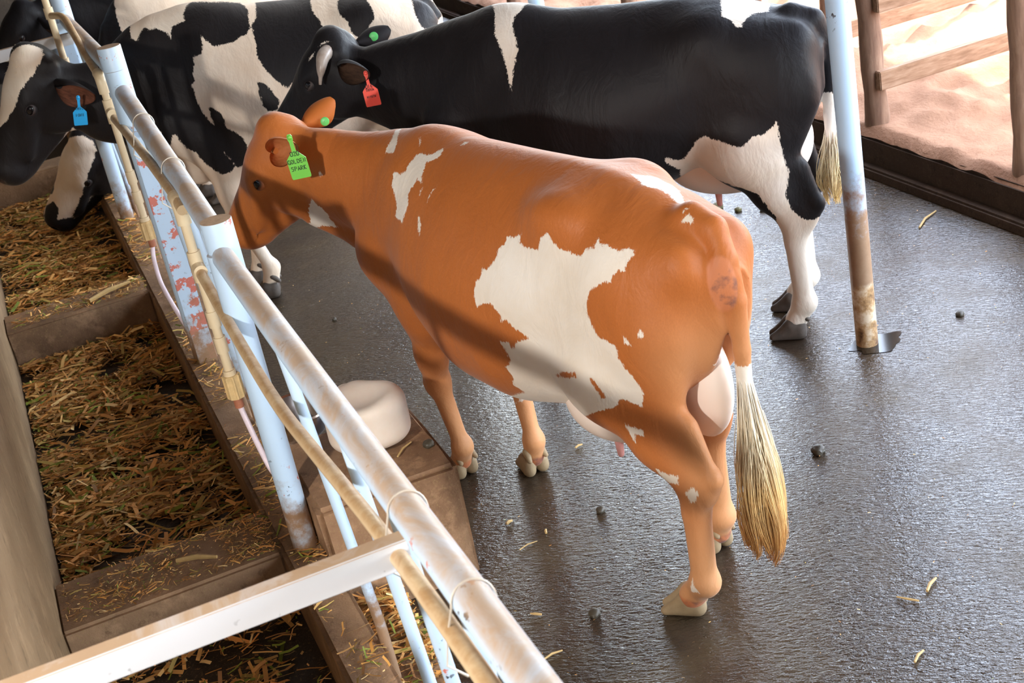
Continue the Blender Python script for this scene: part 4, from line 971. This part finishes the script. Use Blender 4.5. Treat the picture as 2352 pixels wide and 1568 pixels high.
COATS['C'] = [
 {'p': [(1400,5,1370),(1358,5,1398),(1312,73,1393),(1279,109,1370),(1260,90,1397),(1233,78,1418),(1204,101,1404),(1179,103,1405),(1137,130,1381),(1119,153,1353),(1103,121,1398),(1075,115,1409),(1042,119,1409),(1039,76,1445),(1020,32,1466),(998,-11,1470),(785,-25,1418),(749,68,1397),(759,182,1329),(779,205,1307),(817,212,1300),(844,221,1288),(895,219,1288),(935,216,1290),(960,200,1315),(981,184,1339),(984,208,1301),(996,223,1267),(1035,220,1260),(1040,231,1226),(1055,238,1190),(1053,245,1160),(1074,243,1144),(1073,249,1082),(1065,250,1039),(1059,248,1001),(1042,251,971),(1028,255,947),(1025,264,1029),(1005,273,1027),(981,282,1001),(971,283,963),(973,274,919),(928,290,892),(908,286,850),(900,264,792),(928,228,745),(948,205,710),(979,219,710),(988,235,745),(1003,245,773),(1016,250,804),(990,236,746),(991,228,722),(1014,225,698),(1056,228,698),(1090,231,728),(1118,233,775),(1144,239,830),(1178,238,859),(1202,249,915),(1206,251,938),(1227,250,938),(1246,237,896),(1273,205,861),(1274,229,900),(1270,243,967),(1381,22,819),(1490,41,890),(1550,116,975),(1538,156,1133),(1479,109,1276)],'n': (0.068,0.979,0.193),'s': -1,'m': 0.2,'c': -0.2},
 {'p': [(748,175,1334),(716,131,1363),(716,30,1403),(715,-34,1402),(465,-25,1383),(458,138,1338),(435,201,1286),(417,235,1245),(380,280,1158),(450,306,1113),(584,325,1103),(641,341,1052),(678,335,1078),(700,326,1106),(730,305,1160),(746,279,1209),(742,235,1272)],'n': (-0.062,0.851,0.522),'s': -1},
 {'p': [(774,321,1114),(739,330,1094),(720,341,1056),(696,350,1008),(711,353,975),(757,352,966),(777,345,1003),(782,333,1067)],'n': (0.026,0.982,0.189),'s': -1},
 {'p': [(336,119,1352),(309,75,1368),(224,116,1356),(192,199,1320),(181,232,1280),(191,245,1256),(217,252,1241),(232,259,1209),(269,261,1192),(299,254,1219),(309,237,1265),(336,204,1301),(344,170,1326)],'n': (-0.003,0.875,0.485),'s': -1},
 {'p': [(9,55,1300),(-110,3,1231),(-136,5,1165),(-83,167,1145),(-29,213,1158),(-9,209,1199),(1,182,1247)],'n': (-0.504,0.752,0.425),'s': -1},
 {'p': [(1821,134,1449),(1796,131,1461),(1763,124,1461),(1735,114,1448),(1706,121,1426),(1696,156,1401),(1708,175,1381),(1733,186,1363),(1758,193,1336),(1798,204,1312),(1835,206,1277),(1860,208,1239),(1892,196,1200),(1937,166,1158),(1996,128,1121),(2057,85,1056),(1950,91,1260),(1900,81,1350),(1862,105,1405)],'n': (0.1,0.872,0.48),'s': 1,'c': -0.8,'m': 0.15},
 {'p': [(1680,106,1043),(1675,65,1015),(1647,65,993),(1605,65,953),(1790,32,960),(1756,25,984),(1706,81,1020)],'n': (-0.052,0.72,-0.692),'s': 1,'c': -0.6},
]
COATS['D'] = [
 {'p': [(1331,-14,1362),(1285,-15,1397),(1314,69,1340),(1347,76,1292),(1396,-5,1285),(1391,-11,1290),(1368,-15,1318)],'n': (0.627,0.474,0.618),'s': -1},
 {'p': [(1421,-4,1261),(1421,-4,1261),(1421,-4,1261),(1433,-25,1234),(1449,-25,1198),(1439,-28,1219),(1425,-5,1255)],'n': (0.77,0.336,0.542),'s': -1},
 {'p': [(1360,-11,1330),(1360,-11,1330),(1421,-4,1261),(1421,-4,1261),(1425,-5,1255),(1433,-25,1234)],'n': (0.742,0.338,0.578),'s': -1,'c': -0.6},
 {'p': [(1827,125,655),(1739,225,685),(1690,243,632),(1689,253,577),(1790,200,380),(1954,58,159),(2113,-15,146),(2093,-25,244),(1991,26,391),(1920,48,520),(1851,86,621)],'n': (0.488,0.774,0.403),'s': 1,'c': -1.1},
 {'p': [(1998,15,378),(1986,25,396),(2000,59,374),(2022,54,339),(2036,5,326),(2019,12,350)],'n': (0.698,0.408,0.588),'s': -1},
 {'p': [(2079,0,266),(2025,77,299),(2012,91,251),(2056,64,148),(2115,-15,155)],'n': (0.564,0.813,0.143),'s': -1},
]

TAG_A = ((1.472, 0.349, 1.471), (-0.055, -0.031, -0.998), (-0.722, 0.692, 0.018))
TAG_B = ((1.522, 0.227, 1.286), (-0.067, 0.074, -0.995), (-0.167, 0.982, 0.084))
TAG_C = ((1.571, 0.323, 1.218), (0.195, 0.003, -0.981), (-0.225, 0.973, -0.042))
BTN_A = ((1.749, 0.053, 1.398), (-0.823, 0.544, 0.165))
BTN_B = ((1.616, -0.118, 1.348), (-0.332, 0.930, 0.154))
EARS_0 = (((.0, -.09, .08), (-.04, -.20, .25), (.6, -.3, .6), .08), ((.0, -.09, -.08), (-.04, -.20, -.25), (.6, -.3, -.6), .08))
EARS_A = (((.02, -.06, .075), (-.155, -.135, .195), (.30, .45, .75), .092), ((-.02, -.075, -.07), (-.10, -.095, -.19), (.2, -.3, -.9), .085))
EARS_B = (((.01, -.105, .075), (-.13, -.225, .19), (.3, .1, .9), .088), ((-.03, -.085, -.06), (-.125, -.125, -.165), (.2, -.3, -.9), .085))
EARS_C = (((.04, -.115, .065), (.0, -.225, .19), (.3, .2, .9), .09), ((.03, -.10, -.07), (.12, -.20, -.20), (.6, -.5, -.3), .07))


M_hoof = hoof_mat(); M_hoofd = hoof_mat((.03, .026, .022), (.12, .09, .07))
# ---- brown and white cow
MA = coat_mat('russet_coat', (.33, .088, .016), (.43, .13, .028), pale=(.58, .30, .14), skin=(.50, .17, .07), skin2=(.22, .09, .06))
def ruleA(V, Nn, H):
    pat = coat(V, Nn, mm(COATS['A'])); x, y, z = V.T
    tl = (x < -.27) & (np.abs(y-.01) < .055) & (z < 1.0); pat[tl] = np.maximum(pat[tl], .90-z[tl])
    skin = np.maximum(sstep(dist(V, H(.50, -.10)), .085, .03)*.75, sstep(z, .12, .06)*.8)
    skin = np.maximum(skin, sstep(dist(V*np.array((1, 1.5, .62)), np.array((-.345, .05*1.5, 1.165*.62))), .075, .035))
    tone = np.maximum(.75*sstep(z, .75, .15), .55*sstep(x, -.1, -.3)*sstep(z, 1.2, .9))
    return pat, skin, tone
EA = ear_mat('russet_ear', (.36, .10, .02), (.56, .21, .08))
A, HA, (O, f, u, s, HS) = build_cow('A', .0085, 'russet brown cow with a big white flank patch standing nearest the camera', MA, EA, M_hoof, ruleA, None, lid_mat('russet_lid', (.40, .12, .03), (.06, .02, .012)), EARS_A)
GRN = (.16, .52, .06)
ear_tag(A, TAG_A[0], TAG_A[1], TAG_A[2], [('020', .0125, .060), ('GOLDEN', .0125, .083), ('SPARK', .0125, .105)], GRN, 'green ear tag with handwriting', 1.22)
tag_button(A, BTN_A[0], BTN_A[1], (.10, .50, .12), 'round green tag button')
switch(A, None, [(-.337, .01, .90), (-.345, .012, .72), (-.352, .015, .58), (-.362, .02, .43), (-.372, .03, .30), (-.375, .03, .235)], 760, .066,
       [(.0, (.80, .74, .66)), (.35, (.82, .70, .50)), (.62, (.78, .52, .22)), (.86, (.60, .30, .09)), (1, (.42, .17, .05))], .0016, 'long white to golden hair')
# ---- black cow
LB = lid_mat('dark_lid', (.012, .01, .011), (.05, .035, .035))
MB = coat_mat('black_coat', (.0075, .007, .0085), (.014, .012, .013), skin=(.10, .085, .085), skin2=(.05, .04, .045), rough=.52, spec=.16, sheen=.04)
def ruleB(V, Nn, H):
    pat = coat(V, Nn, mm(COATS['B'])); x, y, z = V.T
    pat = np.maximum(pat, np.where((x < .35), .50-z, -.2)); pat = np.maximum(pat, np.where((x > .6), .40-z, -.2))
    tl = (x < -.2) & (y < .01) & (z < .98) & (z > .68) & (y > -.12); pat[tl] = np.maximum(pat[tl], .95-z[tl])
    skin = np.maximum(sstep(dist(V, H(.50, -.10)), .09, .03), sstep(z, .12, .06)*.55)
    return pat, skin, 0*z
EB = ear_mat('black_ear', (.012, .010, .011), (.10, .055, .035))
B, HB, fb = build_cow('B', .0095, 'black cow with a white wither stripe and curved horn standing behind the brown cow', MB, EB, M_hoofd, ruleB, None, LB, EARS_B)
ear_tag(B, TAG_B[0], TAG_B[1], TAG_B[2], [('016', .013, .060), ('THWA', .011, .073), ('HIVUTU', .008, .098)], (.85, .09, .06), 'orange red ear tag with handwriting', 1.05)
tag_button(B, BTN_B[0], BTN_B[1], (.10, .55, .14), 'round green tag button', .019)
M_horn = N('horn'); ff = M_horn.noise(M_horn.coord(scale=(20, 20, 6)), 3, 5, .7); M_horn.col(M_horn.mix(ff, (.20, .13, .09), (.50, .44, .40))).rough(.35); M_horn = M_horn.m
for y in (1, -1):
    hp = [HB(.015, -.04, .07*y), HB(.02, -.045, .115*y), HB(.055, -.075, .145*y), HB(.10, -.10, .145*y)]
    tube('horn', bend(hp, .05, 6), list(np.interp(np.linspace(0, 1, 16), [0, .35, .75, 1], [.030, .027, .017, .006])), M_horn, B, 14)
switch(B, None, [(-.238, -.07, .86), (-.235, -.07, .74), (-.23, -.07, .64), (-.228, -.068, .55), (-.228, -.066, .48)], 260, .045,
       [(.0, (.84, .76, .66)), (.55, (.82, .68, .42)), (1, (.72, .48, .16))], .002, 'yellowed tail hair')
# ---- spotted cow with the blue tag
MC = coat_mat('spotted_coat', (.008, .007, .008), (.017, .014, .014), white=(.72, .56, .42), white2=(.78, .68, .57), skin=(.10, .07, .065), skin2=(.05, .04, .04), rough=.52, spec=.16, sheen=.04)
def ruleC(V, Nn, H):
    x, y, z = V.T
    base = np.where(x > 1.30, 1.30-x, .2); base = np.where(z < .72, np.maximum(base, .12), base)
    P = mm(COATS['C']); neg = [e for e in P if e['s'] < 0]; pos_ = [e for e in P if e['s'] > 0]
    pat = np.minimum(base, -coat(V, Nn, [dict(e, s=1) for e in neg])) ; pat = np.maximum(pat, coat(V, Nn, pos_))
    skin = np.maximum(sstep(dist(V, H(.50, -.10)), .09, .03), sstep(z, .12, .06)*.7)
    return pat, skin, 0*z
EC = ear_mat('dark_ear', (.014, .010, .010), (.22, .085, .05))
Cc, HC, fc = build_cow('C', .0095, 'black and white spotted cow with a white blaze and blue tag reaching through the fence', MC, EC, M_hoofd, ruleC, None, LB, EARS_C)
ear_tag(Cc, TAG_C[0], TAG_C[1], TAG_C[2], [('THIL', .013, .060), ('IONI', .013, .090)], (.01, .30, .62), 'blue ear tag with handwriting', 1.0)
# curls on the poll
roots = []
for i in range(420):
    b = HC(RNG.uniform(-.02, .10), .0+RNG.uniform(-.02, .012), RNG.uniform(-.045, .05)); d = fc[1]*RNG.uniform(-.2, .8)+fc[2]*RNG.uniform(.2, .9)+fc[3]*RNG.normal(0, .6); d = nrm(d); e = nrm(np.cross(d, fc[2]))
    tt = np.linspace(0, 1, 8); L = RNG.uniform(.02, .05); roots.append((b+d*(tt*L)[:, None]+e*(np.sin(tt*RNG.uniform(3, 6))*.012)[:, None], .0014, .0005))
k = N('curly_hair'); k.col((.80, .64, .46)).rough(.5); o = strands('forelock', roots, k.m, Cc); o['kind'] = 'stuff'; o['label'] = 'curly cream hair on the poll'
bpy.context.view_layer.update()
o = tube('straw_stalk', [Cc.matrix_world @ Vector(q_) for q_ in (HC(.10, .012, .05), HC(.098, .0, .068), HC(.105, -.03, .084))], .0032, M_st, None, 6); tag(o, 'orange straw bit stuck on the forehead of the cow with the white blaze', 'straw', 'loose stalks')
# ---- two more cows further along the trough
def ruleD(V, Nn, H):
    x, y, z = V.T; base = np.where(x > 1.32, 1.32-x, .2)
    P = mm(COATS['D']); pat = base.copy()
    for e in P: pat = np.maximum(pat, coat(V, Nn, [e])) if e['s'] > 0 else np.minimum(pat, -coat(V, Nn, [dict(e, s=1)]))
    skin = np.maximum(.6*sstep(dist(V, H(.50, -.10)), .07, .03), sstep(z, .12, .06)*.7); return pat, skin, 0*z
build_cow('D', .012, 'spotted cow with lowered white face and black nose feeding from the trough', MC, EC, M_hoofd, ruleD, None, LB)
def ruleF(V, Nn, H):
    x, y, z = V.T; return np.maximum(-.2, .35-z), sstep(dist(V, H(.50, -.10)), .09, .03), 0*z
build_cow('F', .014, 'all black cow at the far end of the trough in the upper left corner', MB, EB, M_hoofd, ruleF, None, LB)
